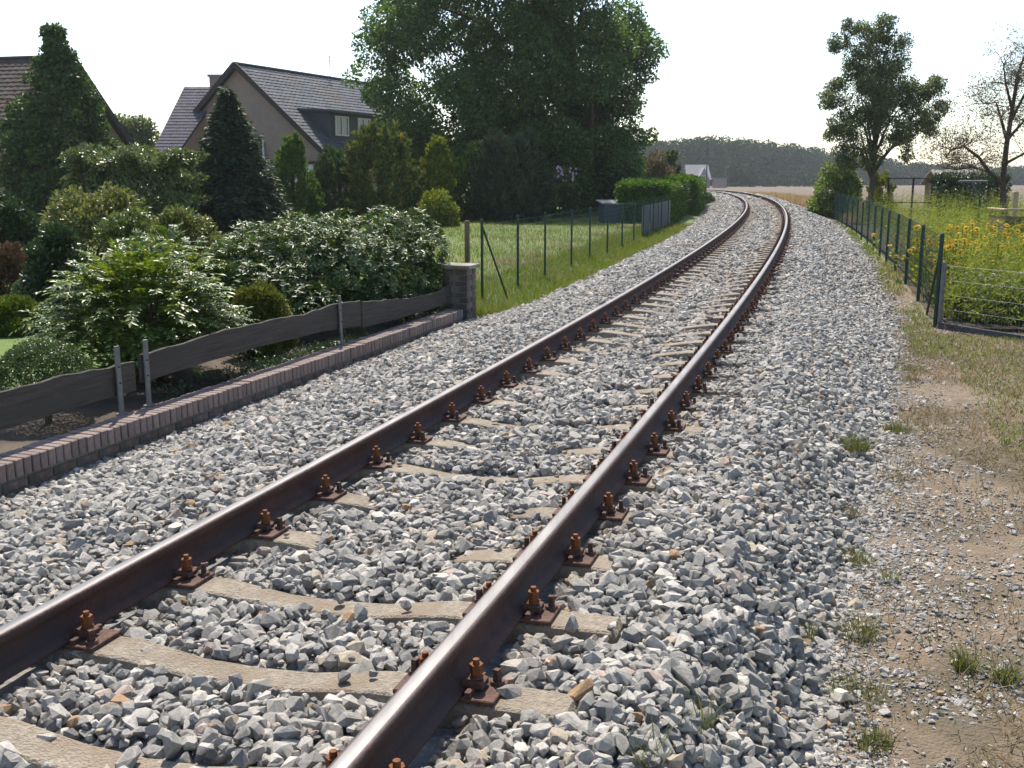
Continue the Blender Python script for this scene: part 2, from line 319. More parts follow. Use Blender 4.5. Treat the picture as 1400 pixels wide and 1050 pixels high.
def tree(name, label, cat, base, H, trunk_r, lobes, nleaf, lsize, lm, bark, r, group=None, lean=(0, 0), twigs=0, asp=.55, topk=.8, nlimb=14, hi=1.05):
    root = thing(name, label, cat, base, 0, group); b = Vector(base)
    mb = MB(); top = Vector((lean[0], lean[1], H * topk))
    k = 7; pts = [Vector((0, 0, -.15)).lerp(top, i / (k - 1)) + Vector((r.normal() * .03 * H * .2, r.normal() * .03 * H * .2, 0)) * (i > 0) for i in range(k)]
    mb.tube(pts, [trunk_r * (1.25 if i == 0 else 1 - .85 * i / (k - 1)) for i in range(k)], 9)
    order = sorted(range(len(lobes)), key=lambda i: -lobes[i][1])[:nlimb]
    for i in order:
        c = Vector(lobes[i][0]) - b; f = min(.92, max(.22, (c.z / H) * .62)); q = pts[0].lerp(top, f)
        limb_tubes(mb, q, [(c, 0)], trunk_r * (1 - .8 * f) * .55, r)
        for _ in range(twigs):
            d = Vector(tuple(rdir(1, r)[0])) * lobes[i][1] * .95; limb_tubes(mb, c, [(c + d, 0)], trunk_r * .10, r, n=4)
    mb.build('trunk', bark, root, True)
    P, d = lobe_points(lobes, nleaf, r, hi=hi); D = d * .5 + rdir(nleaf, r) + np.array([0, 0, -.35])
    link('crown', leaf_mesh(P - np.array(b), D, lsize * r.uniform(.6, 1.25, nleaf), asp, r=r), lm, root)
    return root
def shrub(name, label, cat, base, rx, ry, h, nleaf, lsize, lm, r, nl=44, rl=(.18, .44), group=None, asp=.5, up=.3, droop=0, stems=5, lobes=None, facing=.6, lo=.5, squash=.85, flatb=.12):
    """a rounded bush: leaves over overlapping lobes, stems from the ground"""
    root = thing(name, label, cat, base, 0, group); ml = min(rx, ry, h / 1.6)
    if lobes is None:
        lobes = []
        for _ in range(nl):
            d = rdir(1, r)[0]; d[2] = abs(d[2]) * 1.1 - .15; k = .45 + .35 * r.random()
            q = r.uniform(*rl) * ml; p = np.array([d[0] * (rx - q * .8) * (k + .2), d[1] * (ry - q * .8) * (k + .2), max(q * .7, flatb * h + d[2] * (h - q * .85 - flatb * h) * min(1, k + .35))])
            lobes.append((p, q))
    P, d = lobe_points(lobes, nleaf, r, lo, 1.28, squash); ok = P[:, 2] > .03; P, d = P[ok], d[ok]; n = len(P)
    D = d * .8 + rdir(n, r) * .7 + np.array([0, 0, up - droop]); Nn = d * facing + np.array([0, 0, .5])
    mb = MB()
    for i in range(stems):
        c, q = lobes[int(r.integers(len(lobes)))]; a = Vector((r.normal() * rx * .12, r.normal() * ry * .12, -.05)); limb_tubes(mb, a, [(Vector(tuple(c)), 0)], .012 + .012 * h, r, n=5)
    mb.build('stem', M['bark'], root, True)
    link('foliage', leaf_mesh(P, D, lsize * r.uniform(.65, 1.2, n), asp, N=Nn, r=r), lm, root)
    return root
def column_shape(t, kind):
    if kind == 'cone': return np.clip((1 - t) ** .8 * 1.0, .03, 1) * smooth(-.08, .12, t)
    if kind == 'flame': return np.sqrt(np.clip(1 - t ** 2.2, .002, 1)) * (.75 + .25 * smooth(0, .25, t))
    return np.clip(1 - t ** 5, .02, 1) ** .5
def conifer(name, label, base, rad, H, n, lsize, lm, r, kind='flame', group=None, asp=.35, lump=.18, cat='conifer', spread=.25, lean=(0, 0), bark='bark'):
    root = thing(name, label, cat, base, 0, group)
    m = max(60, n // 60); per = n // m                      # upright plumes of sprays: a ragged outline with dark gaps
    t = r.random(m) ** 1.2 * .93; a = r.uniform(0, 6.2832, m)
    R = rad * column_shape(t, kind) * (.9 + lump * np.sin(3 * a + 9 * t + r.uniform(0, 6)) * np.sin(11 * t + 2 * a) + r.normal(size=m) * lump * .45); R = R * (.55 + .45 * r.random(m) ** .4)
    O = np.stack([np.cos(a), np.sin(a), np.zeros(m)], 1); A = O * R[:, None] + np.array([lean[0], lean[1], 0]) * t[:, None] + np.array([0, 0, 1]) * (t * (H - .12 * H))[:, None]
    ax = unit(O * spread * 2.2 * (1 - .6 * t)[:, None] + np.array([0, 0, 1.]) + r.normal(size=(m, 3)) * .16); L = (.13 + .1 * r.random(m)) * (H * .5 + rad)
    k = np.repeat(np.arange(m), per); n = len(k); u = r.random(n) ** .8; wdt = (.3 + .16 * rad) * .34 * np.sin(np.clip(u * 2.6 + .35, 0, 3.1))
    P = A[k] + ax[k] * (L[k] * u)[:, None] + rdir(n, r) * (wdt * r.random(n) ** .5)[:, None]; P[:, 2] = np.clip(P[:, 2], .03, H)
    D = ax[k] * .9 + O[k] * .25 + r.normal(size=(n, 3)) * .45; O = O[k]
    MB().tube([(0, 0, -.1), (lean[0] * .5, lean[1] * .5, H * .5), (lean[0], lean[1], H * .93)], [rad * .10, rad * .06, .01], 7).build('trunk', M[bark], root, True)
    link('crown', leaf_mesh(P, D, lsize * r.uniform(.6, 1.2, n), asp, N=O, r=r), lm, root); return root
def spruce(name, label, base, rad, H, lm, r, tiers=26, lsize=.24, per=110, group=None):
    root = thing(name, label, 'spruce', base, 0, group); mb = MB(); mb.tube([(0, 0, -.1), (0, 0, H * .97)], [rad * .09, .012], 7)
    P, D = [], []
    for i in range(tiers):
        t = (i + .3) / tiers; z = .12 * H + t * H * .86; L = rad * (1 - t) ** 1.0 * r.uniform(.8, 1.12) + .08; nb = max(6, int(15 * (1 - t) + 7))
        for j in range(nb):
            a = 6.283 * j / nb + r.uniform(-.3, .3); l = L * r.uniform(.7, 1.12); dr = -.16 * l + .25 * l * t
            d = np.array([math.cos(a), math.sin(a), 0]); tip = d * l + np.array([0, 0, z + dr])
            mb.tube([(0, 0, z), tuple(d * l * .5 + np.array([0, 0, z + dr * .8])), tuple(tip)], [.02, .012, .004], 4, cap=False)
            m = int(per * (l / rad) + 14); u = r.random(m) ** .7; p = d * (l * u)[:, None] + np.array([0, 0, z]) + np.array([0, 0, 1]) * (dr * np.minimum(1, u * 1.5))[:, None]
            side = np.array([-d[1], d[0], 0]); sp = (r.normal(size=m) * .16 * l * (1.05 - u)); p = p + side * sp[:, None] + np.array([0, 0, 1]) * (r.normal(size=m) * .09 - .05)[:, None]
            P.append(p); D.append(d * 1.0 + side * np.sign(sp)[:, None] * .8 + r.normal(size=(m, 3)) * .25 + np.array([0, 0, -.12]))
    P = np.concatenate(P); D = np.concatenate(D); n = len(P)
    mb.build('trunk', M['bark'], root, True)
    link('crown', leaf_mesh(P, D, lsize * r.uniform(.6, 1.2, n), .3, N=np.tile([0, 0, 1.], (n, 1)), r=r), lm, root); return root
def blades(P, h, wd, r=RNG, lean=.35, zdir=1.0):
    n = len(P); a = r.uniform(0, 6.2832, n); S = np.stack([np.cos(a), np.sin(a), np.zeros(n)], 1)
    T = np.stack([-np.sin(a), np.cos(a), np.zeros(n)], 1) * (r.normal(size=n) * lean)[:, None] + S * (r.normal(size=n) * lean * .5)[:, None] + np.array([0, 0, zdir])
    h = np.broadcast_to(h, (n,))[:, None]; wd = np.broadcast_to(wd, (n,))[:, None]
    mid = P + T * h * .55; tip = P + T * h * np.array([1.5, 1.5, 1]) - np.array([0, 0, 1]) * h * .06
    V = np.stack([P - S * wd / 2, P + S * wd / 2, mid + S * wd * .38, mid - S * wd * .38, tip], 1).reshape(-1, 3); b = np.arange(n)[:, None] * 5
    F = np.concatenate([b + np.array([0, 1, 2]), b + np.array([0, 2, 3]), b + np.array([3, 2, 4])], 1).reshape(-1, 3)
    return mesh_np(V, F)

# ================================================================== SETTING
def box_hedge(name, label, base, rx, ry, h, n, ls, lm, r, cat='hedge', pw=3, lum=.05):
    hb = thing(name, label, cat, base); P = r.uniform(-1, 1, (n, 3)); j = r.integers(0, 3, n); P[np.arange(n), j] = np.sign(P[np.arange(n), j]) * r.uniform(.66, 1.02, n); d = unit(P ** pw)
    P = P * (1 - .12 * (np.sort(np.abs(P), 1)[:, 1:2]) ** 6) * np.array([rx, ry, h / 2]) * (1 + lum * np.sin(P[:, [1, 2, 0]] * 7 + 1) + lum * np.sin(P[:, [2, 0, 1]] * 13 + 2)) + np.array([0, 0, h / 2]); P[:, 2] = np.maximum(P[:, 2], .02)
    link('foliage', leaf_mesh(P, d * .6 + rdir(n, r), ls * r.uniform(.6, 1.2, n), .5, N=d, r=r), lm, hb); MB().tube([(0, 0, -.1), (0, 0, h * .8)], [.06, .03], 6).build('stem', M['bark'], hb); return hb
# ---- open ground out to the horizon
def sheet_xy(name, xs, ys, zf, mat):
    X, Y = np.meshgrid(xs, ys); Z = zf(X.ravel(), Y.ravel()); V = np.stack([X.ravel(), Y.ravel(), Z], 1); nx = len(xs)
    i = (np.arange(len(ys) - 1)[:, None] * nx + np.arange(nx - 1)).ravel()
    return tag(link(name, mesh_np(V, np.stack([i, i + 1, i + nx + 1, i + nx], 1), True), mat), kind='structure')
def sheet_so(name, ss, os_, zf, mat, parent=None):
    S_, O_ = np.meshgrid(ss, os_, indexing='ij'); S_, O_ = S_.ravel(), O_.ravel(); X, Y = xy(S_, O_); Z = zf(S_, O_); V = np.stack([X, Y, Z], 1); n = len(os_)
    i = (np.arange(len(ss) - 1)[:, None] * n + np.arange(n - 1)).ravel()
    o = link(name, mesh_np(V, np.stack([i, i + 1, i + n + 1, i + n], 1)[:, ::-1], True), mat, parent)
    return tag(o, kind='structure') if parent is None else o
g1 = np.concatenate([-np.geomspace(60, 3000, 14)[::-1], np.arange(-56, 57, 2.0), np.geomspace(60, 3000, 14)])
g2 = np.concatenate([[-400, -150, -60, -30], np.arange(-20, 121, 2.0), np.geomspace(124, 4000, 26)])
sheet_xy('ground', g1, g2, lambda x, y: Gxy(x, y) - .05 - .35 * smooth(200, 700, y), M['ground'])
# ---- garden lawn and bed on the left, verge and garden soil on the right
sheet_so('lawn', np.arange(2, 72, .8), -np.concatenate([[2.4], np.arange(3, 12, .7), np.arange(13, 45, 3.)])[::-1],
         lambda s, o: Gso(s, o) + .02 + .12 * smooth(-3.2, -4.5, o) + .05 * fbm(s * .5, o * .5, 3), M['lawn'])
sheet_so('garden_bed', np.arange(3, 18.6, .3), -np.concatenate([np.arange(3.15, 9.4, .35)])[::-1],
         lambda s, o: -.27 - .10 * smooth(-8.6, -9.2, o) + .025 * fbm(s * 3, o * 3, 4), M['soil'])
def vz(s, o): return Gso(s, o) + .015 + .02 * fbm(s * 2.2, o * 2.2, 5) * smooth(1.6, 2.2, o) + .05 * smooth(3.2, 6, o)
sheet_so('sandy_verge', np.arange(3, 30, .25), np.concatenate([np.arange(1.5, 5, .2), np.arange(5.2, 12, .8)]), vz, M['sand'])
sheet_so('flower_garden_ground', np.arange(19.3, 66, 1.), np.concatenate([np.arange(3.2, 8, .6), np.arange(8, 30, 2.)]), lambda s, o: Gso(s, o) + .06, M['soil'])
fx = np.linspace(0, 1, 30); fy = np.concatenate([np.arange(60, 140, 4.), np.arange(140, 420, 12.)])
FX, FY = np.meshgrid(fx, fy); _s = np.interp(FY.ravel(), YY, SS); x0 = xy(_s, np.full(_s.shape, 3.6))[0]
FXX = x0 + FX.ravel() * (30 + FY.ravel() * .9); i = (np.arange(len(fy) - 1)[:, None] * 30 + np.arange(29)).ravel()
tag(link('field', mesh_np(np.stack([FXX, FY.ravel(), Gxy(FXX, FY.ravel()) + .03 - .3 * smooth(200, 700, FY.ravel())], 1), np.stack([i, i + 1, i + 31, i + 30], 1), True), M['field']), kind='structure')

# ---- ballast bed
def toeR(s): return np.interp(s, [5, 9, 12, 17, 30, 60], [1.72, 1.86, 2.05, 2.5, 2.75, 2.9])
def toeL(s): return np.interp(s, [18.0, 20, 40, 60], [3.05, 2.75, 2.85, 3.0])
def ballz(s, o):
    pl = zr(s) + np.clip(o, -1.6, 1.6) * CANT
    crib = pl - .183 + .016 * fbm(s * 4.2, o * 4.2, 8) + .012 * fbm(s * 1.3, o * 1.3, 9) + .03 * np.exp(-((np.abs(o) - 1.35) / .3) ** 2) - .012 * np.exp(-((np.abs(o) - .75) / .25) ** 2)
    bury = .03 * np.exp(-((s - 12.6) / 1.8) ** 2) * np.exp(-(o / .45) ** 2)
    crib = crib - .036 * smooth(11.5, 15, s) * (1 - smooth(.6, .8, np.abs(o)))
    g = Gso(s, o)
    tr, tl = toeR(s), toeL(s)
    kR = smooth(1.42, 1.0, (o - 1.42) / np.maximum(tr - 1.42, .1) + .42) if False else 1 - np.clip((o - 1.42) / (tr - 1.42), 0, 1)
    kL = 1 - np.clip((-o - 1.75) / (tl - 1.75), 0, 1)
    kL = np.where(s < 19, .04 * (1 - smooth(18, 19.5, s)) + kL * (1 - .04 * (1 - smooth(18, 19.5, s))), kL)
    k = np.minimum(kR, kL); k = k * k * (3 - 2 * k) * .35 + k * .65
    return g + .02 + (crib + bury - g - .02) * k + .02 * fbm(s * 2.6, o * 2.6, 10) * (1 - k) * k * 3
ob = np.concatenate([np.arange(-3.05, 3.0, .06)])
sb = np.concatenate([np.arange(4, 24, .08), np.arange(24, 60, .25), np.arange(60, 258, 1.)])
bed = sheet_so('ballast_bed', sb, ob, lambda s, o: ballz(s, np.clip(o, -toeL(s), toeR(s))) - .042 - .3 * (np.maximum(o - toeR(s), 0) + np.maximum(-o - toeL(s), 0)), M['ballast'])

def stone_variant(i, r):
    bm = bmesh.new(); n = 22 if i % 3 else 15; st = np.array([1, r.uniform(.62, .92), r.uniform(.42, .7)])
    for p in np.sign(q_ := unit(r.normal(size=(n, 3)))) * np.abs(q_) ** .72 * r.uniform(.78, 1.0, (n, 1)) * st: bm.verts.new(p)
    res = bmesh.ops.convex_hull(bm, input=bm.verts); bmesh.ops.delete(bm, geom=[g for g in res['geom_interior'] if isinstance(g, bmesh.types.BMVert)], context='VERTS')
    me = bpy.data.meshes.new('stone'); bm.to_mesh(me); bm.free(); me.materials.append(M['stone']); return me
SV = [stone_variant(i, RNG) for i in range(14)]
VC = bpy.data.collections.new('stone_shapes')
for k_, me in enumerate(SV): VC.objects.link(bpy.data.objects.new('stone_shape_%02d' % k_, me))
def scatter_group():
    ng = bpy.data.node_groups.new('scatter_stones', 'GeometryNodeTree')
    ng.interface.new_socket('Geometry', in_out='INPUT', socket_type='NodeSocketGeometry'); ng.interface.new_socket('Geometry', in_out='OUTPUT', socket_type='NodeSocketGeometry')
    N, L = ng.nodes, ng.links; gi = N.new('NodeGroupInput'); go = N.new('NodeGroupOutput')
    ip = N.new('GeometryNodeInstanceOnPoints'); ci = N.new('GeometryNodeCollectionInfo'); ci.inputs[0].default_value = VC; ci.inputs[1].default_value = True; ci.inputs[2].default_value = True
    mp = N.new('GeometryNodeMeshToPoints'); L.new(gi.outputs[0], mp.inputs[0]); L.new(mp.outputs[0], ip.inputs['Points']); L.new(ci.outputs[0], ip.inputs['Instance']); ip.inputs['Pick Instance'].default_value = True
    for nm, ty, so in (('rot', 'FLOAT_VECTOR', 'Rotation'), ('scl', 'FLOAT_VECTOR', 'Scale'), ('idx', 'INT', 'Instance Index')):
        a = N.new('GeometryNodeInputNamedAttribute'); a.data_type = ty; a.inputs[0].default_value = nm
        out = [q for q in a.outputs if q.enabled and q.name == 'Attribute'][0]; L.new(out, ip.inputs[so])
    L.new(ip.outputs[0], go.inputs[0]); return ng
NG = scatter_group()
def scatter(name, P, rot, scl, idx, parent=None, dust=None):
    me = bpy.data.meshes.new(name); me.vertices.add(len(P)); me.vertices.foreach_set('co', np.asarray(P, np.float32).ravel())
    for nm, ty, arr in (('rot', 'FLOAT_VECTOR', rot), ('scl', 'FLOAT_VECTOR', scl)):
        a = me.attributes.new(nm, ty, 'POINT'); a.data.foreach_set('vector', np.asarray(arr, np.float32).ravel())
    a = me.attributes.new('idx', 'INT', 'POINT'); a.data.foreach_set('value', np.asarray(idx, np.int32))
    a = me.attributes.new('dust', 'FLOAT', 'POINT'); a.data.foreach_set('value', np.asarray(np.zeros(len(P)) if dust is None else dust, np.float32))
    o = link(name, me, M['stone'], parent); md = o.modifiers.new('scatter', 'NODES'); md.node_group = NG; tag(o, kind='stuff'); return o
def jgrid(s0, s1, o0, o1, g, r):
    a, b = np.meshgrid(np.arange(s0, s1, g), np.arange(o0, o1, g), indexing='ij'); n = a.size
    return a.ravel() + r.uniform(-.6, .6, n) * g, b.ravel() + r.uniform(-.6, .6, n) * g
def in_view(P, m=60):
    X, Y, Z = P[:, 0], P[:, 1], P[:, 2] - CAM_H; c, s = math.cos(CAM_TH), math.sin(CAM_TH)
    f = Y * c - Z * s; up = Y * s + Z * c; fs = np.maximum(f, .1); u = 700 + CAM_F * X / fs; v = 525 - CAM_F * up / fs
    return (f > .3) & (u > -m) & (u < 1400 + m) & (v > -m) & (v < 1050 + m), np.sqrt(X * X + Y * Y + Z * Z), u, v
SL0, SLN, SLD = 7.3326 - 2 * .6, 205, .6          # first sleeper, count, spacing
def sleeper_mask(s, o):                            # True where a sleeper top must stay clear of stones
    ph = np.abs((s - SL0 + .3) % SLD - .3); k = np.round((s - SL0) / SLD)
    hid = (np.sin(k * 12.9898) * 43758.5453) % 1.0; d = np.abs(o)
    clear = (ph < .094 + .03 * smooth(14, 20, s) + .012 * np.sin(s * 41 + o * 23)) & (d < 1.19)
    h2 = (np.sin(k * 78.233 + 1.7) * 12543.123) % 1.0; wob = .07 * fbm(s * 9, o * 9, 61)
    bury = (d < np.where(k > 8, .02 + .16 * hid, (.10 + .5 * hid) * (k > 4) * (hid > .3)) + wob * (k > 4)) | (o < -.84) | ((o > .86) & ((k > 9) & (h2 < .86) | (k > 4) & (o > 1.12 - .22 * h2 + wob)))
    return clear & ~bury
def sleeper_top(s, o):                             # height of the sleeper under a stone, or far below beside one
    ph = np.abs((s - SL0 + .3) % SLD - .3); d = np.abs(o)
    return np.where((ph < .085) & (d < 1.16), zr(s) + o * CANT - .166 - .047 * (1 - smooth(.0, .5, d)), -9.0)
rs = np.random.default_rng(21); PS, PO, PZ, PL = [], [], [], []
for s0, s1, g, f in ((5.4, 21, .0355, 1.0), (5.4, 21, .038, 1.02), (21, 42, .055, 1.3), (42, 75, .10, 1.9), (75, 150, .17, 3.0)):
    s, o = jgrid(s0, s1, -3.1, 3.15, g, rs); ok = (o < toeR(s) + rs.normal(size=len(s)) * .07) & (o > -toeL(s) + .02 + .05 * rs.random(len(s)) * (s > 18.5)); s, o = s[ok], o[ok]
    m = sleeper_mask(s, o) & (rs.random(len(s)) > .022); s, o = s[~m], o[~m]
    r_ = np.minimum(np.abs(o - .7525), np.abs(o + .7525)); ok = r_ > .075; s, o = s[ok], o[ok]
    PS.append(s); PO.append(o); PZ.append(np.full(len(s), f)); PL.append(np.full(len(s), .03 if f == 1.02 else 0.))
s, o, f, low = map(np.concatenate, (PS, PO, PZ, PL)); x, y = xy(s, o); n = len(s)
size = np.clip(rs.lognormal(math.log(.0275), .36, n), .012, .058) * f
z = ballz(s, o) + rs.normal(size=n) * .007 * f - .006 - low
z = np.maximum(z, sleeper_top(s, o) + .012 - low)
nearrail = np.minimum(np.abs(o - .7525), np.abs(o + .7525)) < .2; z = np.where(nearrail & (sleeper_top(s, o) < -5), np.minimum(z, zr(s) + o * CANT - .175), z)
P = np.stack([x, y, z], 1); vis, dist, uu, vv = in_view(P); P, size, dist, so_, oo_ = P[vis], size[vis], dist[vis], s[vis], o[vis]; n = len(P)
rot = rs.uniform(0, 6.283, (n, 3)); rot[:, :2] = rs.normal(size=(n, 2)) * .45; scl = size[:, None] * rs.uniform(.85, 1.15, (n, 3)); idx = rs.integers(0, len(SV), n)
dust = np.clip(.5 * np.exp(-((np.minimum(np.abs(oo_ - .7525), np.abs(oo_ + .7525)) - .06) / .13) ** 2) * (.6 + .4 * fbm(so_ * 1.7, oo_ * 3, 71)) + .16 * smooth(.1, .9, fbm(so_ * .9, oo_ * 1.4, 72)) + rs.normal(size=n) * .05, 0, .6)
_, _, uu, vv = in_view(P); inn = (uu > 5) & (uu < 1395) & (vv < 1045)
key = np.where(inn, size / dist, 0); big = np.argsort(-key)[:300]; rest = np.ones(n, bool); rest[big] = False
for k_ in big:
    st = bpy.data.objects.new('stone', SV[idx[k_]]); COL.objects.link(st); st.location = P[k_]; st.rotation_euler = rot[k_]; st.scale = scl[k_]; st.parent = bed; st['dust'] = float(dust[k_])
scatter('ballast_gravel', P[rest], rot[rest], scl[rest], idx[rest], bed, dust[rest])
# loose small gravel washed on to the sandy verge
s, o = 5.5 + 18.5 * rs.random(150000) ** 1.2, 1.6 + rs.exponential(.55, 150000); cl = fbm(s * 3.1, o * 3.1, 17) + .5 * fbm(s * 8, o * 8, 18)
ok = (o > toeR(s) - .12) & (cl + 1.5 * np.exp(-(o - toeR(s)) / .3) + .4 * rs.normal(size=len(s)) > .33) & (o < 4.8); s, o = s[ok], o[ok]; x, y = xy(s, o); n = len(s)
P = np.stack([x, y, vz(s, o) + .003], 1); q = np.clip(rs.lognormal(math.log(.0075), .55, n), .003, .04)
rot = rs.uniform(0, 6.283, (n, 3)); rot[:, :2] = rs.normal(size=(n, 2)) * .4
scatter('loose_gravel', P, rot, q[:, None] * np.array([1, 1, .8]), rs.integers(0, len(SV), n))

# ================================================================== RAILWAY TRACK
track = thing('railway_track', 'single railway track of two steel rails on concrete sleepers curving away to the left', 'railway track')
PROF = [(-.0625, -.149), (.0625, -.149), (.0625, -.138), (.022, -.124), (.0075, -.108), (.0075, -.055), (.016, -.042), (.0335, -.036), (.0335, -.012), (.029, -.0035), (.02, -.0004), (-.02, -.0004), (-.029, -.0035), (-.0335, -.012), (-.0335, -.036), (-.016, -.042), (-.0075, -.055), (-.0075, -.108), (-.022, -.124), (-.0625, -.138)]
rs_s = np.concatenate([np.arange(2, 40, .4), np.arange(40, 258, 1.2)])
for side, lab in ((-1, 'left rail with its shaded web towards the camera'), (1, 'right rail with its worn bright head')):
    k = len(PROF); V = np.zeros((len(rs_s), k, 3))
    for j, (a, b) in enumerate(PROF):
        oo = np.full(len(rs_s), side * .7525 + a); x, y = xy(rs_s, oo); V[:, j] = np.stack([x, y, zr(rs_s) + oo * CANT + b], 1)
    F, mi = [], []
    for i in range(len(rs_s) - 1):
        for j in range(k):
            F.append((i * k + j, i * k + (j + 1) % k, (i + 1) * k + (j + 1) % k, (i + 1) * k + j)); mi.append(1 if j == 10 else 2 if j in (9, 11, 12) else 0)
    tag(link('rail', mesh_np(V.reshape(-1, 3), F, False, mi), [M['railside'], M['railtop'], M['railworn']], track), lab)
def sleeper_mesh():
    X = [-1.16, -1.145, -1.0, -.75, -.5, -.38, -.22, 0, .22, .38, .5, .75, 1.0, 1.145, 1.16]
    T = [-.03, -.004, .0, .0, -.003, -.018, -.040, -.047, -.040, -.018, -.003, 0, 0, -.004, -.03]; Wt = [.068, .075, .079, .08, .078, .072, .067, .065, .067, .072, .078, .08, .079, .075, .068]
    V = []; rr = random.Random(3)
    for a, t, b in zip(X, T, Wt):
        V += [(a, -.14, -.2), (a, -b - .014, t - .03), (a, -b - .004, t - .006), (a, -b + .008, t), (a, b - .008, t), (a, b + .004, t - .006), (a, b + .014, t - .03), (a, .14, -.2)]
    k = 8; F = [(i * k + j, (i + 1) * k + j, (i + 1) * k + (j + 1) % k, i * k + (j + 1) % k) for i in range(len(X) - 1) for j in range(k)]
    F += [tuple(range(k)), tuple((len(X) - 1) * k + j for j in range(k - 1, -1, -1))]
    me = bpy.data.meshes.new('sleeper'); me.from_pydata(V, [], F); me.materials.append(M['conc']); me.update(); return me
def hexnut(mb, c, r, h, m=0):
    mb.tube([Vector(c), Vector(c) + Vector((0, 0, h))], r, 6, m)
def part_meshes():
    d = {}
    a = MB().box((0, 0, .008), (.34, .16, .016), bev=.003); a.box((-.083, 0, .024), (.018, .15, .02)).box((.083, 0, .024), (.018, .15, .02)); d['base_plate'] = (a, 'plate')
    a = MB().prism([(-.035, -.03, 0), (.03, -.03, .006), (.034, -.03, .026), (.012, -.03, .034), (-.035, -.03, .018)], (0, .06, 0)); d['clamp'] = (a, 'plate')
    a = MB().tube([(0, 0, 0), (0, 0, .098)], .011, 8); a.tube([(0, 0, .036), (0, 0, .044)], .022, 10); a.tube([(0, 0, .044), (0, 0, .052)], .019, 8); hexnut(a, (0, 0, .052), .0225, .03); d['bolt'] = (a, 'nut')
    a = MB().tube([(0, 0, 0), (0, 0, .012)], [.026, .022], 10); a.tube([(0, 0, .012), (0, 0, .05)], [.0145, .013], 4); d['screw'] = (a, 'plate')
    out = {}
    for k_, (mb, mt) in d.items():
        me = bpy.data.meshes.new(k_); me.from_pydata([tuple(p) for p in mb.v], [], mb.f); me.materials.append(M[mt]); me.update(); out[k_] = me
    return out
SME = sleeper_mesh(); PM = part_meshes()
def child(name, me, parent, loc, rz=0.0):
    o = bpy.data.objects.new(name, me); COL.objects.link(o); o.parent = parent; o.location = loc; o.rotation_euler = (0, 0, rz); return o
rr = random.Random(5)
fm = MB()
for sx in (-1, 1):
    for q in (-1, 1):
        fm.box((sx * .7525 + q * .1, 0, .025), (.1, .14, .05)).tube([(sx * .7525 + q * .088, 0, .04), (sx * .7525 + q * .088, 0, .115)], .02, 6)
FME = bpy.data.meshes.new('fastening'); FME.from_pydata([tuple(p) for p in fm.v], [], fm.f); FME.materials.append(M['plate']); FME.update()
for i in range(SLN):
    s_ = SL0 + SLD * i; c = rp(s_, 0, -.166)
    sp = bpy.data.objects.new('sleeper', SME); COL.objects.link(sp); sp.parent = track; sp.location = c; sp.rotation_euler = (0, -math.atan(CANT), -head(s_) + rr.gauss(0, .006))
    if i < 26:
        for sx in (-1, 1):
            X0 = sx * .7525; child('base_plate', PM['base_plate'], sp, (X0, 0, .0))
            for q in (-1, 1):
                jx = rr.uniform(-.003, .003); child('clamp', PM['clamp'], sp, (X0 + q * .082, 0, .024), 0 if q < 0 else math.pi)
                child('bolt', PM['bolt'], sp, (X0 + q * .09 + jx, rr.uniform(-.004, .004), .016), rr.uniform(0, 1)); child('screw', PM['screw'], sp, (X0 + q * .142, rr.choice((-1, 1)) * .042, .016), rr.uniform(0, 1.5))
    else: child('fastening', FME, sp, (0, 0, 0))

# ================================================================== GARDEN WALL, PILLAR AND PLANK FENCE (left)
wall = thing('garden_wall', 'low red brick wall topped with bricks on edge between ballast and garden', 'wall')
WT = -.175; wm = MB()
ws = np.arange(4.0, 18.3, .3); F_, B_, a = [], [], []
for s_ in ws:
    pf, pb = xy(s_, -3.0), xy(s_, -3.19); F_.append(pf); B_.append(pb)
V = []
for (fx_, fy_), (bx_, by_) in zip(F_, B_): V += [(fx_, fy_, -.75), (fx_, fy_, WT - .012), (bx_, by_, WT - .012), (bx_, by_, -.75)]
wm.add(V, [(i * 4 + j, i * 4 + (j + 1) % 4, i * 4 + 4 + (j + 1) % 4, i * 4 + 4 + j) for i in range(len(ws) - 1) for j in range(4)]); wm.build('mortar', M['mortar'], wall)
def brick_me(sz, mt='brick'):
    mb = MB().box((0, 0, 0), sz, bev=.005); me = bpy.data.meshes.new('brick'); me.from_pydata([tuple(p) for p in mb.v], [], mb.f); me.materials.append(M[mt]); me.update(); return me
BT, BS = brick_me((.22, .059, .112), 'brick_top'), brick_me((.105, .205, .06))
s_ = 4.05
while s_ < 18.1:
    x, y = xy(s_, -3.095 + rr.gauss(0, .003)); b = child('brick', BT, wall, (float(x), float(y), WT - .056 + rr.gauss(0, .002)), -head(s_) + rr.gauss(0, .012)); b.rotation_euler[1] = rr.gauss(0, .008); s_ += .0715
for c in range(2):
    s_ = 4.1 + c * .11
    while s_ < 18.1:
        x, y = xy(s_, -3.043 + rr.gauss(0, .002)); child('brick', BS, wall, (float(x), float(y), WT - .158 - c * .072), -head(s_)); s_ += .219
# pillar
PS_ = 18.45; px, py = xy(PS_, -3.17); ph_ = -head(PS_)
pil = thing('brick_pillar', 'square brown brick pillar with a flat concrete cap at the wall end', 'pillar', (float(px), float(py), -.5), ph_)
MB().box((0, 0, .42), (.345, .345, .84)).build('mortar', M['mortar'], pil)
pbA, pbB = brick_me((.115, .17, .065)), brick_me((.17, .115, .065))
for c in range(11):
    zc = .045 + .0755 * c
    for q in (-1, 1):
        for e in (-1, 1):
            if c % 2: child('brick', pbA, pil, (q * .1275, e * .0975, zc))
            else: child('brick', pbB, pil, (q * .0975, e * .1275, zc))
MB().box((0, 0, .875), (.46, .46, .055), bev=.008).build('cap', M['cap'], pil)
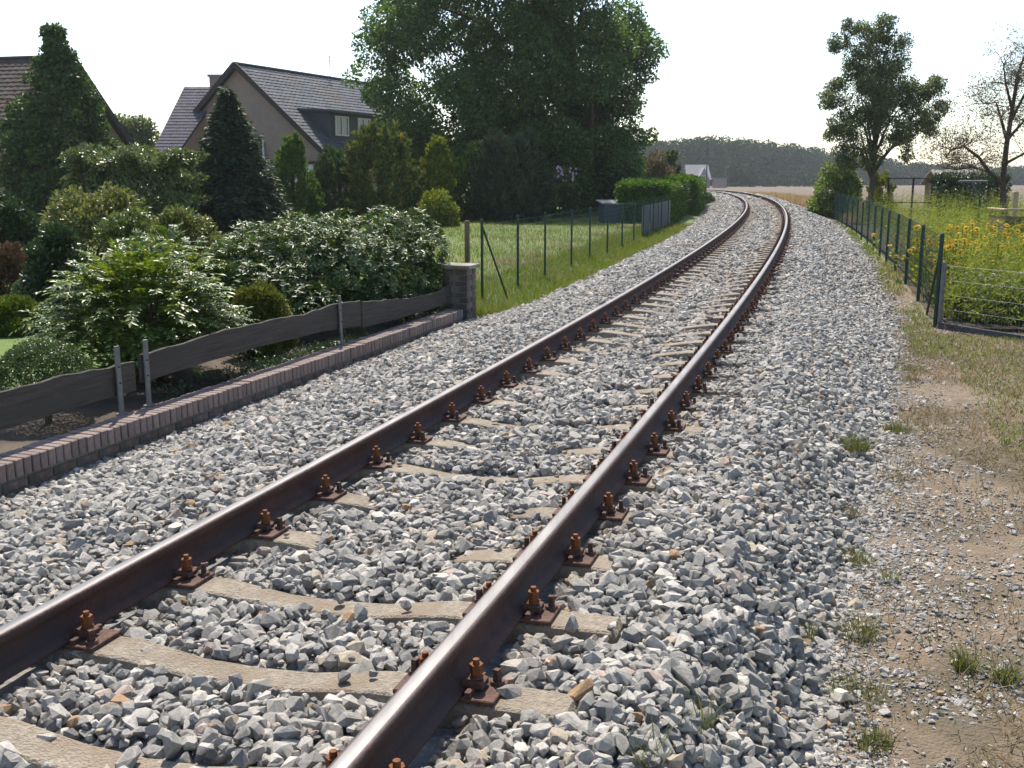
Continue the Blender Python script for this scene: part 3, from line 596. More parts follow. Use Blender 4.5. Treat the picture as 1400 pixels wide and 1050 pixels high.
# planks with a wavy upper edge
def plank(label, s0, s1, zt, zb, seed, off=-3.238):
    r = np.random.default_rng(seed); k = 34; ss = np.linspace(s0, s1, k); t = np.linspace(0, 1, k)
    top = np.interp(t, np.linspace(0, 1, len(zt)), zt) + .005 * np.sin(t * 23 + r.uniform(0, 6)) + .004 * np.sin(t * 61 + r.uniform(0, 6)) + r.normal(size=k) * .002; bot = np.interp(t, np.linspace(0, 1, len(zb)), zb) + .003 * np.sin(t * 17)
    V = []
    for i in range(k):
        a, b = xy(ss[i], off + .014), xy(ss[i], off - .014); V += [(a[0], a[1], bot[i]), (a[0], a[1], top[i] - .006), (a[0] * .7 + b[0] * .3, a[1] * .7 + b[1] * .3, top[i]), (b[0], b[1], top[i] - .004), (b[0], b[1], bot[i])]
    F = [(i * 5 + j, i * 5 + (j + 1) % 5, i * 5 + 5 + (j + 1) % 5, i * 5 + 5 + j) for i in range(k - 1) for j in range(5)] + [(4, 3, 2, 1, 0), tuple((k - 1) * 5 + j for j in range(5))]
    mb = MB().add(V, F); o = mb.build('fence_plank', M['plank']); return tag(o, label, 'plank', 'planks along the garden wall')
plank('nearest wavy-edged weathered plank, running out of the left edge above the brick wall', 8.4, 11.52, [.19, .20, .215, .215, .19], [-.05, -.04, -.03, -.03], 1)
plank('long middle wavy-edged plank between the paired posts and the next joint', 11.6, 15.42, [.225, .245, .265, .255, .235, .26, .235], [.01, .035, .03, .01, -.05], 2, -3.24)
plank('farthest wavy-edged plank whose end rises against the brick pillar', 15.46, 18.5, [.21, .17, .12, .09, .10, .19], [-.08, -.10, -.11, -.10], 3, -3.236)
for s_, lab in ((11.3, 'pale metal post at the end of the nearest plank'), (11.62, 'pale metal post at the start of the middle plank'), (14.88, 'pale metal post holding the middle plank near its far joint'), (18.3, 'pale metal post in front of the brick pillar')):
    x, y = xy(s_, -3.196); top = .34; mb = MB(); hh = -head(s_)
    Mx = Matrix.Rotation(hh, 3, 'Z'); z0 = WT if s_ < 18 else WT - .005
    mb.box((0, 0, (top - z0) / 2), (.012, .048, top - z0), Mx).box(tuple(Mx @ Vector((-.01, .018, (top - z0) / 2))), (.022, .008, top - z0 - .01), Mx).box((0, 0, .006), (.05, .08, .012), Mx)
    o = mb.build('fence_post', M['galv'])
    for zq in (.24, .36):
        bo = child('bolt', PM['screw'], o, tuple(Mx @ Vector((.004, 0, zq)))); bo.rotation_euler = (0, math.pi / 2, hh); bo.scale = (.35, .35, .3)
    o.location = (float(x), float(y), z0 + .002); o.rotation_euler = (rr.gauss(0, .012), rr.gauss(0, .012), 0); tag(o, lab, 'post', 'metal posts of the plank fence')

# ================================================================== WIRE FENCES
def wire_bay(A, B, z0, z1, dv, dh, rad, mat, parent, sag=0.0):
    """welded mesh between two posts"""
    A, B = Vector(A), Vector(B); L = (B - A).length; n = max(2, int(L / dv)); V, F = [], []
    d = (B - A).normalized(); nn = Vector((-d.y, d.x, 0)); q = []
    def bar(p, q_, u, w):
        b = len(V); 
        for c in (p, q_): V.extend([tuple(c + u * rad), tuple(c - u * rad * .5 + w * rad * .87), tuple(c - u * rad * .5 - w * rad * .87)])
        F.extend([(b, b + 1, b + 4, b + 3), (b + 1, b + 2, b + 5, b + 4), (b + 2, b, b + 3, b + 5)])
    for i in range(n + 1):
        p = A.lerp(B, i / n); bar(Vector((p.x, p.y, p.z + z0)), Vector((p.x, p.y, p.z + z1)), d, nn)
    k = int(round((z1 - z0) / dh))
    for j in range(k + 1):
        z = z0 + (z1 - z0) * j / k; bar(A + Vector((0, 0, z)), B + Vector((0, 0, z)), Vector((0, 0, 1)), nn)
    return link('wire_mesh', mesh_np(V, F), mat, parent)
def post_part(parent, p, h, mat, r=.02, cap=True, name='post', n=8, tip=None):
    p = Vector(p); q = Vector(tip) if tip else p + Vector((0, 0, h)); mb = MB().tube([p - Vector((0, 0, .12)), q], r, n)
    if cap: mb.tube([q, q + Vector((0, 0, .018))], [r * 1.25, r * .8], n)
    return mb.build(name, mat, parent)
lf = thing('wire_fence', 'green wire mesh fence on thin dark posts along the grass left of the track', 'fence')
LO = -3.45; lp = []
for s_ in (20.3, 22.28, 24.15, 26.4, 28.3, 30.5, 32.7, 34.8, 36.8, 39.2, 41.6, 44.0):
    x, y = xy(s_, LO); z = float(Gso(s_, LO)) + .02; lp.append(Vector((float(x), float(y), z))); post_part(lf, lp[-1], .93 - z - .01 * (s_ - 20) * .3, M['green_metal'], .021)
b0 = rp(20.75, -3.08); b0.z = -.45; post_part(lf, b0, 1, M['green_metal'], .016, False, 'brace', tip=lp[0] + Vector((0, 0, 1.2)))
for a, b in zip(lp[:-1], lp[1:]): wire_bay(a, b, .06, 1.2, .075, .1, .0013, M['green_wire'], lf)
wp = rp(19.75, -3.5); wp.z = -.42; o = MB().box((0, 0, .68), (.075, .075, 1.36), bev=.006).build('wooden_post', M['oldwood']); o.location = wp; tag(o, 'square brown wooden post standing just behind the brick pillar', 'post')
rf = thing('wire_fence', 'green wire mesh fence on dark posts along the flower garden right of the track', 'fence')
RO = 3.06; rpz = []
for s_ in (19.6, 22.4, 25.0, 27.6, 30.2, 32.4, 34.7, 37.2, 39.7, 42.0, 44.3, 46.8, 49.3, 52.0, 55.0, 58.0, 61.5, 65.0):
    x, y = xy(s_, RO); z = float(Gso(s_, RO)) + .02; rpz.append(Vector((float(x), float(y), z))); post_part(rf, rpz[-1], .84 - z + .006 * max(0, s_ - 38), M['green_metal'], .029)
b0 = rp(19.05, 3.06); x, y = xy(21.0, RO)
post_part(rf, (float(x), float(y), -.35), 1, M['green_metal'], .018, False, 'brace', tip=rpz[0] + Vector((-.01, 0, .95)))
for a, b in zip(rpz[:-1], rpz[1:]): wire_bay(a, b, .03, 1.18, .06, .1, .0014, M['green_wire'], rf)
sf = thing('wire_fence', 'pale welded wire panel fence on a dark kerb running off to the right', 'fence')
c0 = rpz[0] + Vector((.03, -.06, 0)); dr = (Vector((at(1400, 468, 1).x, 1, 0)) * 12.3 - Vector((c0.x, c0.y, 0))); dr.z = 0; dr = dr.normalized()
post_part(sf, c0, .82, M['galv'], .03, True); p2 = c0 + dr * 2.5; post_part(sf, p2, .82, M['galv'], .028, True)
o = wire_bay(c0, p2, .05, .80, .05, .19, .0019, M['grey_wire'], sf); p3 = p2 + dr * 2.5; post_part(sf, p3, .82, M['galv'], .028, True); wire_bay(p2, p3, .05, .80, .05, .19, .0019, M['grey_wire'], sf)
kb = MB().prism([c0 + Vector((0, 0, -.15)), c0 + Vector((0, 0, .06)), p3 + Vector((0, 0, .06)), p3 + Vector((0, 0, -.15))], (dr.y * .05, -dr.x * .05, 0)); kb.build('kerb_board', M['slate'], sf)

# ================================================================== HOUSES
def roof_plane(parent, E0, E1, R0, R1, rows, cols, mat, name='roof', th=.09):
    """roof slope with overlapping tile rows; E eave corners, R ridge corners"""
    E0, E1, R0, R1 = map(Vector, (E0, E1, R0, R1)); n = (E1 - E0).cross(R0 - E0).normalized(); n = n if n.z > 0 else -n
    base = MB().prism([E0, E1, R1, R0], -n * th).build(name, M['fascia'], parent)
    V, F = [], []
    for i in range(rows):
        t0, t1 = i / rows, min(1, (i + 1.12) / rows)
        for j in range(cols):
            u0, u1 = j / cols, (j + 1) / cols; um = (u0 + u1) / 2; b = len(V); g = lambda u, t: E0.lerp(E1, u).lerp(R0.lerp(R1, u), t)
            lift = .035 + random.uniform(-.004, .004)
            V += [g(u0, t0) + n * lift, g(um, t0) + n * (lift + .03), g(u1, t0) + n * lift, g(u1, t1) + n * .006, g(um, t1) + n * .03, g(u0, t1) + n * .006, g(u0, t0) + n * .002, g(u1, t0) + n * .002]
            F += [(b, b + 1, b + 4, b + 5), (b + 1, b + 2, b + 3, b + 4), (b + 6, b + 7, b + 2, b + 1)]; F.append((b + 6, b + 1, b, b + 6)[:3] + (b,)) if False else F.append((b + 6, b + 1, b + 1, b)) if False else None
    V = [tuple(v) for v in V]; me = bpy.data.meshes.new('roof_tiles'); me.from_pydata(V, [], F); me.update()
    o = link('roof_tiles', me, mat, base); o['kind'] = 'stuff'; return base
def bar_between(parent, A, B, wd, ht, mat, name, up=Vector((0, 0, 1))):
    A, B = Vector(A), Vector(B); d = (B - A).normalized(); s = d.cross(up).normalized(); u = s.cross(d)
    return MB().prism([A + s * wd / 2 + u * ht / 2, A - s * wd / 2 + u * ht / 2, A - s * wd / 2 - u * ht / 2, A + s * wd / 2 - u * ht / 2], B - A).build(name, mat, parent)
def gable_house(name, label, P, rdir_, L, hw, zr_, ze, g0, wallm, tilem, cat='house', rows=20, cols=26, over=.35, sides=(1, -1), barge=.28):
    """ridge from P along rdir_ (xy), half-width hw; ze eave height, zr_ ridge height, g0 ground"""
    root = thing(name, label, cat, (P[0], P[1], g0)); d = Vector((rdir_[0], rdir_[1], 0)).normalized(); w = Vector((d.y, -d.x, 0)); o = Vector((0, 0, 0))
    H, E = zr_ - g0, ze - g0; up = Vector((0, 0, 1)); sl = (H - E) / hw
    A = [o + w * hw, o + w * hw + up * E, o + up * (H - .05), o - w * hw + up * E, o - w * hw]
    MB().prism([a + d * .02 for a in A], d * (L - .04)).build('wall', wallm, root)
    for q in sides:
        e = w * q * (hw + over); ez = E - over * sl
        roof_plane(root, e - d * over + up * ez, e + d * (L + over) + up * ez, -d * over + up * H, d * (L + over) + up * H, rows, cols, tilem)
        bar_between(root, e - d * (over + .02) + up * (ez - .02), -d * (over + .02) + up * (H - .02), .06, barge, M['fascia'], 'bargeboard')
        bar_between(root, e * 1.02 - d * over + up * (ez - .06), e * 1.02 + d * (L + over) + up * (ez - .06), .12, .1, M['fascia'], 'gutter')
    bar_between(root, -d * over + up * (H + .05), d * (L + over) + up * (H + .05), .24, .1, tilem, 'ridge_cap')
    return root, d, w
def window(parent, c, wv, uv, nv, W_, H_, mull=1):
    c, wv, uv, nv = map(Vector, (c, wv, uv, nv)); f = MB()
    for q in (-1, 1):
        f.prism([c + wv * q * W_ / 2 + uv * H_ / 2, c + wv * q * (W_ / 2 - .07) + uv * H_ / 2, c + wv * q * (W_ / 2 - .07) - uv * H_ / 2, c + wv * q * W_ / 2 - uv * H_ / 2], nv * .07)
        f.prism([c + uv * q * H_ / 2 + wv * (W_ / 2 - .07), c + uv * q * (H_ / 2 - .07) + wv * (W_ / 2 - .07), c + uv * q * (H_ / 2 - .07) - wv * (W_ / 2 - .07), c + uv * q * H_ / 2 - wv * (W_ / 2 - .07)], nv * .07)
    for k in range(mull): 
        m_ = c + wv * (W_ * ((k + 1) / (mull + 1) - .5)); f.prism([m_ + wv * .035 + uv * (H_ / 2 - .07), m_ - wv * .035 + uv * (H_ / 2 - .07), m_ - wv * .035 - uv * (H_ / 2 - .07), m_ + wv * .035 - uv * (H_ / 2 - .07)], nv * .068)
    wo = f.build('window', M['frame'], parent); a = wv * (W_ / 2 - .05); b = uv * (H_ / 2 - .05)
    MB().prism([c + a + b, c - a + b, c - a - b, c + a - b], nv * .02).build('pane', M['glass'], wo); return wo
# house with the brown roof at far left: ridge runs left, gable end towards the right
Y1 = 48; rg = at(92, 78, Y1); ev = at(187, 205, Y1 - 3.2)
hd = Vector((-.97, .25, 0)).normalized()
h1, d1, w1 = gable_house('bungalow', 'brown tiled house with tan brick gable half hidden by the ivy-clad tree', (rg.x, rg.y), hd, 13, 4.6, rg.z, 2.55, -.4, M['tanbrick'], M['tile_brown'], rows=24, cols=40, over=.3)
# house with the grey roof: ridge recedes to the right, gable towards the left
Y2 = 58; rg = at(325, 88, Y2); re = at(480, 112, Y2 * 1.17); hd = Vector((re.x - rg.x, re.y - rg.y, 0)); HL = hd.length
h2, d2, w2 = gable_house('dormer_house', 'house with steep grey tiled roof, pinkish gable and slate-clad dormer', (rg.x, rg.y), hd, HL + 2.0, 5.3, rg.z, 3.15, -.4, M['pinkwall'], M['tile_grey'], rows=26, cols=34, over=.3)
o2 = Vector((rg.x, rg.y, -.4)); UP = Vector((0, 0, 1)); H2 = rg.z + .4
def rel(p): return Vector(p) - o2
# dormer on the right-hand slope
sl2 = (rg.z - 3.15) / 5.3
def slope_pt(a, b): return d2 * a + w2 * b + UP * (H2 - b * sl2)        # a along the ridge, b down the slope
a0, a1, bf, bt = 1.5, 7.4, 4.7, 2.9; zt = slope_pt(a0, bt).z + .02; fb = slope_pt(a0, bf).z
def dp(a, b, z): v = d2 * a + w2 * b; return Vector((v.x, v.y, z))
fr_t = zt - .10
dm = MB(); P_ = [dp(a0, bf, fb - .1), dp(a0, bf, fr_t), dp(a0, bt, zt), dp(a0, bt, zt - .15)]
dm.prism(P_, d2 * (a1 - a0)); dmo = dm.build('dormer', M['slate'], h2)
MB().prism([dp(a0 - .2, bf + .3, fr_t), dp(a0 - .2, bf + .3, fr_t + .14), dp(a0 - .2, bt - .1, zt + .16), dp(a0 - .2, bt - .1, zt + .02)], d2 * (a1 - a0 + .4)).build('dormer_roof', M['slate'], dmo)
for ac in (2.7, 4.9): window(dmo, dp(ac, bf + .01, (fb + fr_t) / 2 + .05), d2, UP, w2, 1.25, 1.05)
window(h2, w2 * .9 - d2 * .0 + UP * 3.4 - d2 * .05, w2, UP, -d2, 1.3, 1.2); MB().box((0, 0, 0), (.01, .01, .01))
# white ground floor part of the gable and eaves wall
MB().prism([w2 * 5.2 - d2 * .1 + UP * 0, w2 * 5.2 - d2 * .1 + UP * 2.75, w2 * 1.2 - d2 * .1 + UP * 2.75, w2 * 1.2 - d2 * .1], d2 * .1).build('white_wall', M['white'], h2)
bar_between(h2, w2 * 5.4 - d2 * .13 + UP * 2.82, w2 * .9 - d2 * .13 + UP * 2.82, .1, .16, M['fascia'], 'fascia_board')
# side wing with violet tiles to the left, its slope towards the camera
wa, wb, wc, wd = at(252, 119, Y2 + 3), at(296, 117, Y2 + 3), at(207, 210, Y2 - 2.2), at(300, 210, Y2 - 2.2)
wd = at(243, 210, Y2 - 2.2); roof_plane(h2, rel(wc), rel((wd.x, wd.y, wc.z)), rel(wa), rel((wb.x + .4, wb.y, wa.z)), 22, 12, M['tile_violet'])
MB().prism([rel((wc.x + .5, wc.y + .4, -.4)), rel((wd.x, wc.y + .4, -.4)), rel((wd.x, wc.y + .4, wc.z)), rel((wc.x + .5, wc.y + .4, wc.z))], Vector((0, 6, 0))).build('wing_wall', M['pinkwall'], h2)
ch = at(298, 112, Y2 + 1.5); MB().box(rel((ch.x, ch.y, ch.z - 1.2)), (.75, .75, 3.0), bev=.02).box(rel((ch.x, ch.y, ch.z + .3)), (.9, .9, .12)).build('chimney', M['farwall'], h2)
an = d2 * 8.6 + UP * H2; MB().tube([an, an + UP * 1.35], .025, 6).tube([an + UP * 1.25 - d2 * .35, an + UP * 1.25 + d2 * .35], .012, 5).tube([an + UP * 1.05 - w2 * .3, an + UP * 1.05 + w2 * .3], .012, 5).build('aerial', M['galv'], h2)
# far farmhouse before the wood
fp = at(940, 246, 250)
fh = thing('farmhouse', 'far pale-roofed house in front of the wood', 'house', (fp.x, fp.y, -.6)); 
wv_ = 30 / CAM_F * 250
MB().prism([(0, 0, 0), (wv_, 0, 0), (wv_, 0, 2.4), (0, 0, 2.4)], (0, 7, 0)).build('wall', M['farwall'], fh)
MB().prism([(-.3, -.4, 2.2), (wv_ + .3, -.4, 2.2), (wv_ + .1, 3.5, 5.7), (-.1, 3.5, 5.7)], (0, .15, -.15)).prism([(-.3, 7.4, 2.2), (wv_ + .3, 7.4, 2.2), (wv_ + .1, 3.5, 5.7), (-.1, 3.5, 5.7)], (0, -.15, -.15)).build('roof', M['farroof'], fh)
MB().prism([(2.0, -2.2, 0), (4.9, -2.2, 0), (4.9, -2.2, 2), (3.5, -2.2, 5.0), (2.0, -2.2, 2)], (0, 3.5, 0)).build('gable_wing', M['farroof'], fh)
window(fh, (3.4, -2.25, 2.6), (1, 0, 0), (0, 0, 1), (0, -1, 0), .9, 1.0)
window(fh, (.9, -.1, 1.5), (1, 0, 0), (0, 0, 1), (0, -1, 0), 1.0, 1.0)
fb_ = at(977, 249, 246); fb2 = thing('shed', 'small brick shed with pale flat roof right of the far house', 'shed', (fb_.x, fb_.y, -.6))
MB().box((1.4, 1.2, 1.15), (2.9, 2.4, 2.3)).build('wall', M['farwall'], fb2); MB().box((1.4, 1.2, 2.45), (3.5, 3, .25)).build('roof', M['farroof'], fb2)
# pole by the track
pp = rp(96, -2.6); pp.z = gz(pp.x, pp.y); o = MB().tube([(0, 0, -.2), (0, 0, 5.6)], [.055, .04], 7).build('signal_post', M['slate']); o.location = pp; tag(o, 'thin dark post beside the far bend of the track', 'post')

# ================================================================== TREES (left)
def rg_(k): return np.random.default_rng(k)
def pxspan(u0, u1, vt, Y, zb):
    a, b = at(u0, vt, Y), at(u1, vt, Y); return (a.x + b.x) / 2, (b.x - a.x) / 2, a.z - zb
r = rg_(31); YB = 54; tb = at(815, 290, YB); cx, hw, _ = pxspan(482, 890, 100, YB, 0); cz = 9.0
LB_ = [(-150, 600), (-60, 545), (0, 505), (60, 492), (110, 470), (150, 486), (200, 520), (240, 600), (275, 690)]; RB_ = [(-150, 800), (-60, 845), (0, 862), (40, 888), (75, 912), (110, 882), (150, 872), (190, 890), (235, 885), (275, 860)]
lob = []
while len(lob) < 330:
    v = r.uniform(-150, 262); q = r.uniform(.55, 1.35); e = q * CAM_F / YB; u0 = np.interp(v, *zip(*LB_)) + e * .8; u1 = np.interp(v, *zip(*RB_)) - e * .8
    if u1 < u0: continue
    u = r.uniform(u0, u1); k = 2 * (u - u0) / (u1 - u0) - 1; dy = r.uniform(-1, 1) * 6.2 * math.sqrt(max(.05, 1 - k * k)) * (1 - .35 * max(0, (v - 120) / 140)); lob.append((np.array(at(u, v, YB + dy)), q))
for k in range(75):
    v = r.uniform(165, 268); u = r.uniform(np.interp(v, *zip(*LB_)) + 25, np.interp(v, *zip(*RB_)) - 22); lob.append((np.array(at(u, v, YB + r.uniform(-4.5, 4))), r.uniform(.6, 1.2)))
lob += [(np.array(at(u, v, YB)), q) for u, v, q in ((480, 108, .45), (490, 92, .4), (898, 66, .45), (908, 72, .3), (888, 105, .4), (885, 188, .45), (893, 183, .3), (505, 20, .5), (860, 15, .5))]
tree('maple_tree', 'huge dark broadleaved tree filling the top middle of the view', 'tree', (tb.x, YB, -.4), 14.5, .42, lob, 260000, .2, LF['maple'], M['redbark'], r, lean=(-2.0, 0), twigs=0, nlimb=40)
r = rg_(32); Yv = 43; cx, hw, h = pxspan(8, 136, 40, Yv, -.4)
lob = []
for k in range(280):
    t = r.random() ** 1.3; q = (.62 - .34 * t) * r.uniform(.75, 1.2); a = r.uniform(0, 6.28); R_ = max(0, hw * np.interp(t, [0, .35, .55, .75, .88, 1], [1.3, 1.3, 1.12, .66, .34, .22]) - q * .7) * r.uniform(.65, 1); lob.append((np.array([cx + R_ * math.cos(a) + .1 * math.sin(9 * t), Yv + R_ * math.sin(a), -.2 + t * (h - .25)]), q))
tree('ivy_clad_tree', 'tall conical tree smothered in dark ivy beside the brown house', 'tree', (cx, Yv, -.4), h * .95, .28, lob, 70000, .15, LF['ivy'], M['bark'], r, asp=.8, nlimb=10)
r = rg_(33); Yv = 66; p = at(187, 205, Yv)
lob = crown_lobes((p.x, Yv, 3.4), (1.5, 1.5, 2.0), 14, r, (.35, .5)); tree('small_tree', 'small green tree seen between the two house roofs', 'tree', (p.x, Yv, -.4), 5, .12, lob, 7000, .22, LF['laurel'], M['bark'], r)
# hedges and conifers in front of the houses
r = rg_(34); Yv = 33; cx, hw, h = pxspan(112, 258, 200, Yv, -.35)
box_hedge('laurel_hedge', 'broad light green laurel hedge between ivy-clad tree and dark spruce', (cx, Yv, -.35), hw * .97, 1.2, h * .9, 34000, .17, LF['laurel'], r, lum=.13, pw=1)
r = rg_(35); Yv = 36; cx, hw, h = pxspan(248, 372, 118, Yv, -.35); spruce('dark_spruce', 'dark spruce with tiered branches before the pinkish gable', (cx, Yv, -.35), hw * 1.38, h, LF['spruce'], r, 30, .26, 130)
r = rg_(36); Yv = 40; cx, hw, h = pxspan(364, 432, 180, Yv, -.3); conifer('thuja', 'light green pointed conifer just right of the dark spruce', (cx, Yv, -.3), hw, h, 12000, .2, LF['lthuja'], r, 'cone', 'garden conifers', lump=.16)
r = rg_(37); Yv = 42; cx, hw, h = pxspan(425, 500, 195, Yv, -.3); conifer('thuja', 'dark rounded conifer below the dormer, left of the yellow-topped one', (cx, Yv, -.3), hw, h, 12000, .2, LF['thuja'], r, 'flame', 'garden conifers')
r = rg_(38); Yv = 41; cx, hw, h = pxspan(474, 566, 165, Yv, -.3); conifer('thuja', 'broad dark conifer with yellowish tip in front of the dormer house end', (cx, Yv, -.3), hw, h, 24000, .2, LF['tipped'], r, 'flame', 'garden conifers'); 
r = rg_(39); Yv = 42; cx, hw, h = pxspan(568, 628, 182, Yv, -.3); conifer('thuja', 'slender golden-green conifer under the huge tree', (cx, Yv, -.3), hw, h, 11000, .19, LF['gold'], r, 'cone', 'garden conifers', lump=.28)
r = rg_(40); Yv = 43; cx, hw, h = pxspan(622, 690, 190, Yv, -.3); conifer('thuja', 'middle green conifer between the golden one and the dark weeping one', (cx, Yv, -.3), hw, h, 12000, .19, LF['lthuja'], r, 'flame', 'garden conifers')
r = rg_(41); Yv = 42; cx, hw, h = pxspan(640, 752, 178, Yv, -.3); conifer('thuja', 'dark grey-green drooping conifer at the end of the rough lawn', (cx, Yv, -.3), hw, h, 22000, .22, LF['spruce'], r, 'flame', 'garden conifers', asp=.28, lump=.12)
r = rg_(42); Yv = 38; cx, hw, h = pxspan(568, 630, 255, Yv, -.3); shrub('golden_shrub', 'low golden-green bush at the foot of the slender golden conifer', 'shrub', (cx, Yv, -.3), hw, .8, h, 5000, .13, LF['gold'], r, 20)
r = rg_(43); Yv = 46; cx, hw, h = pxspan(748, 796, 230, Yv, -.3); bs = shrub('flowering_shrub', 'pink-flowered leafy bush in front of the reddish tree trunk', 'shrub', (cx, Yv, -.3), hw, .7, h, 4200, .17, LF['laurel'], r, 20, up=.5)
mb = MB(); bcol = []
for k in range(34):
    a = r.uniform(0, 6.28); zz = r.uniform(.75, 1.02) * h; rr_ = hw * r.uniform(.3, .9); c = Vector((rr_ * math.cos(a), rr_ * .6 * math.sin(a) - .2, zz)); mb.tube([c, c + Vector((0, 0, .09))], [.05, .02], 6)
tag(mb.build('flower_heads', PETAL_P, bs), kind='stuff')
r = rg_(44); Yv = 50; cx, hw, h = pxspan(828, 878, 212, Yv, -.3); shrub('dark_shrub', 'dark round bush right of the reddish trunk', 'shrub', (cx, Yv, -.3), hw, 1, h, 5000, .17, LF['darkshrub'], r, 22)
r = rg_(45); Yv = 64; cx, hw, h = pxspan(866, 930, 203, Yv, -.3); shrub('russet_shrub', 'brownish bush behind the clipped hedge', 'shrub', (cx, Yv, -.3), hw, 1.4, h, 6000, .2, LF['russet'], r, 24)
r = rg_(46); Yv = 66; cx, hw, h = pxspan(905, 930, 200, Yv, -.3); conifer('thuja', 'small dark conifer behind the clipped hedge, farthest of the garden conifers', (cx, Yv, -.3), hw, h, 6000, .22, LF['thuja'], r, 'flame', 'garden conifers')
r = rg_(47)
def hedge(name, label, s0, s1, o0, o1, h, n, lsize, lm, r, grp=None):
    root = thing(name, label, 'hedge', (0, 0, 0), 0, grp); t = r.random(n); a = r.integers(0, 4, n); s = s0 + (s1 - s0) * t; o = o0 + (o1 - o0) * r.random(n); zz = h * r.random(n) ** .85
    k = r.random(n); s = np.where(k < .14, s0, s); side = (k >= .14) & (k < .6); o = np.where(side, o1, o); zz = np.where(k >= .6, h, zz)
    wob = .12 * fbm(s * 1.1, zz * 2 + o * 1.5, 77); s = s + r.normal(size=n) * .08 - (k < .14) * wob; o = o + np.where(side, wob, 0) + r.normal(size=n) * .07; zz = zz + np.where(k >= .6, wob * .9, 0) + r.normal(size=n) * .05
    zz = zz - .25 * np.exp(-np.minimum(np.abs(o - o1), np.abs(s - s0)) / .18) * (k >= .6); s = np.where(k < .14, s + .25 * np.exp(-np.abs(o - o1) / .2), s)
    x, y = xy(s, o); g = Gso(s, o); N_ = np.where(side[:, None], np.stack([np.cos(np.interp(s, SS, HH)), -np.sin(np.interp(s, SS, HH)), 0 * s], 1), np.array([0, 0, 1.])); N_[k < .14] = (-.2, -1, 0)
    D = N_ * .6 + rdir(n, r) * .8 + np.array([0, 0, .3]); link('foliage', leaf_mesh(np.stack([x, y, g + np.maximum(zz, .02)], 1), D, lsize * r.uniform(.6, 1.2, n), .5, N=N_, r=r), lm, root)
    mb = MB()
    for q in np.arange(s0 + .4, s1, .9): x, y = xy(q, (o0 + o1) / 2); mb.tube([(float(x), float(y), -.4), (float(x), float(y), float(Gso(q, o1)) + h * .8)], [.05, .02], 5)
    mb.build('stem', M['bark'], root); return root
hedge('clipped_hedge', 'nearer clipped bright green hedge behind the end of the left wire fence', 46, 57, -5.6, -3.75, 1.62, 30000, .14, LF['hedge'], rg_(48), 'clipped hedges')
hedge('clipped_hedge', 'farther clipped hedge ending where the rails vanish', 58, 75, -4.8, -3.3, 1.75, 26000, .17, LF['hedge'], rg_(49), 'clipped hedges')
# bush by the hedge end
r = rg_(50); p = rp(78, -3.2); shrub('low_shrub', 'small light bush at the far end of the clipped hedge', 'shrub', (p.x, p.y, gz(p.x, p.y)), .8, .8, 1.1, 2500, .16, LF['laurel'], r, 12)
# grey shed-like container behind the fence end
p = at(832, 300, 41); bx_ = thing('garden_container', 'blue-grey metal container with pale lid behind the fence end', 'container', (p.x, 41, gz(p.x, 41)), .12)
MB().box((.75, .5, .42), (1.9, 1.1, .84), bev=.03).build('body', M['bluegrey'], bx_); MB().prism([(-.3, -.12, .84), (1.8, -.12, .84), (1.8, 1.1, .96), (-.3, 1.1, .96)], (0, 0, .05)).build('lid', M['palegrey'], bx_)
for k in range(4): MB().box((-.05 + k * .5, -.06, .42), (.05, .03, .78)).build('rib', M['bluegrey'], bx_)
scn = thing('privacy_screen', 'blue-grey woven screen on the last bays of the left wire fence', 'screen')
for k, (sa, sb_) in enumerate(((37.2, 39.1), (39.3, 41.5), (41.7, 44.0), (44.1, 46.0))):
    A, B = rp(sa, -3.56), rp(sb_, -3.56); ga, gb = gz(A.x, A.y), gz(B.x, B.y)
    dd = (B - A); dd.z = 0; nn = Vector((-dd.y, dd.x, 0)).normalized() * .01
    MB().prism([(A.x, A.y, ga + .05), (B.x, B.y, gb + .05), (B.x, B.y, gb + 1.02), (A.x, A.y, ga + 1.02)], nn).build('screen_panel', M['bluegrey'], scn)

# ================================================================== NEAR GARDEN SHRUBS (left)
GZ = -.28
r = rg_(60)
# rhododendron: whorls of long leaves at shoot tips
def whorl_shrub(name, label, base, lobes, nwh, per, ll, lm, r, asp=.33, tilt=.35, stems=10, cat='shrub'):
    root = thing(name, label, cat, base); P, d = lobe_points(lobes, nwh, r, .72, 1.03, .9); ok = P[:, 2] > .06; P, d = P[ok], d[ok]; n = len(P)
    ax = unit(d * .75 + np.array([0, 0, .7]) + r.normal(size=(n, 3)) * .25); e1 = unit(np.cross(ax, rdir(n, r))); e2 = np.cross(ax, e1); PP, DD, NN = [], [], []
    for k in range(per):
        a = 6.2832 * k / per + r.uniform(0, 1.0, n); tl = tilt + r.normal(size=n) * .22
        D = e1 * np.cos(a)[:, None] + e2 * np.sin(a)[:, None] + ax * tl[:, None]; PP.append(P - ax * .02 * r.random(n)[:, None]); DD.append(D); NN.append(ax)
    P3, D3, N3 = map(np.concatenate, (PP, DD, NN)); ok = soff(P3[:, 0] + base[0], P3[:, 1] + base[1])[1] < -3.28; P3, D3, N3 = P3[ok], D3[ok], N3[ok]; m = len(P3); me = leaf_mesh(P3, D3, ll * r.uniform(.65, 1.2, m), asp, .3, N=N3, r=r, rnd=.35)
    mb = MB()
    for i in range(stems):
        c, q = lobes[int(r.integers(len(lobes)))]; limb_tubes(mb, (r.normal() * .2, r.normal() * .2, -.05), [(Vector(tuple(c)), 0)], .025, r, n=5)
    mb.build('stem', M['bark'], root, True); link('foliage', me, lm, root); return root
def px_lobes(base, L):
    b = np.array(base); return [(np.array(at(u, v, Y)) - b, q) for u, v, Y, q in L]
B = (at(450, 400, 13.4).x, 13.4, GZ)
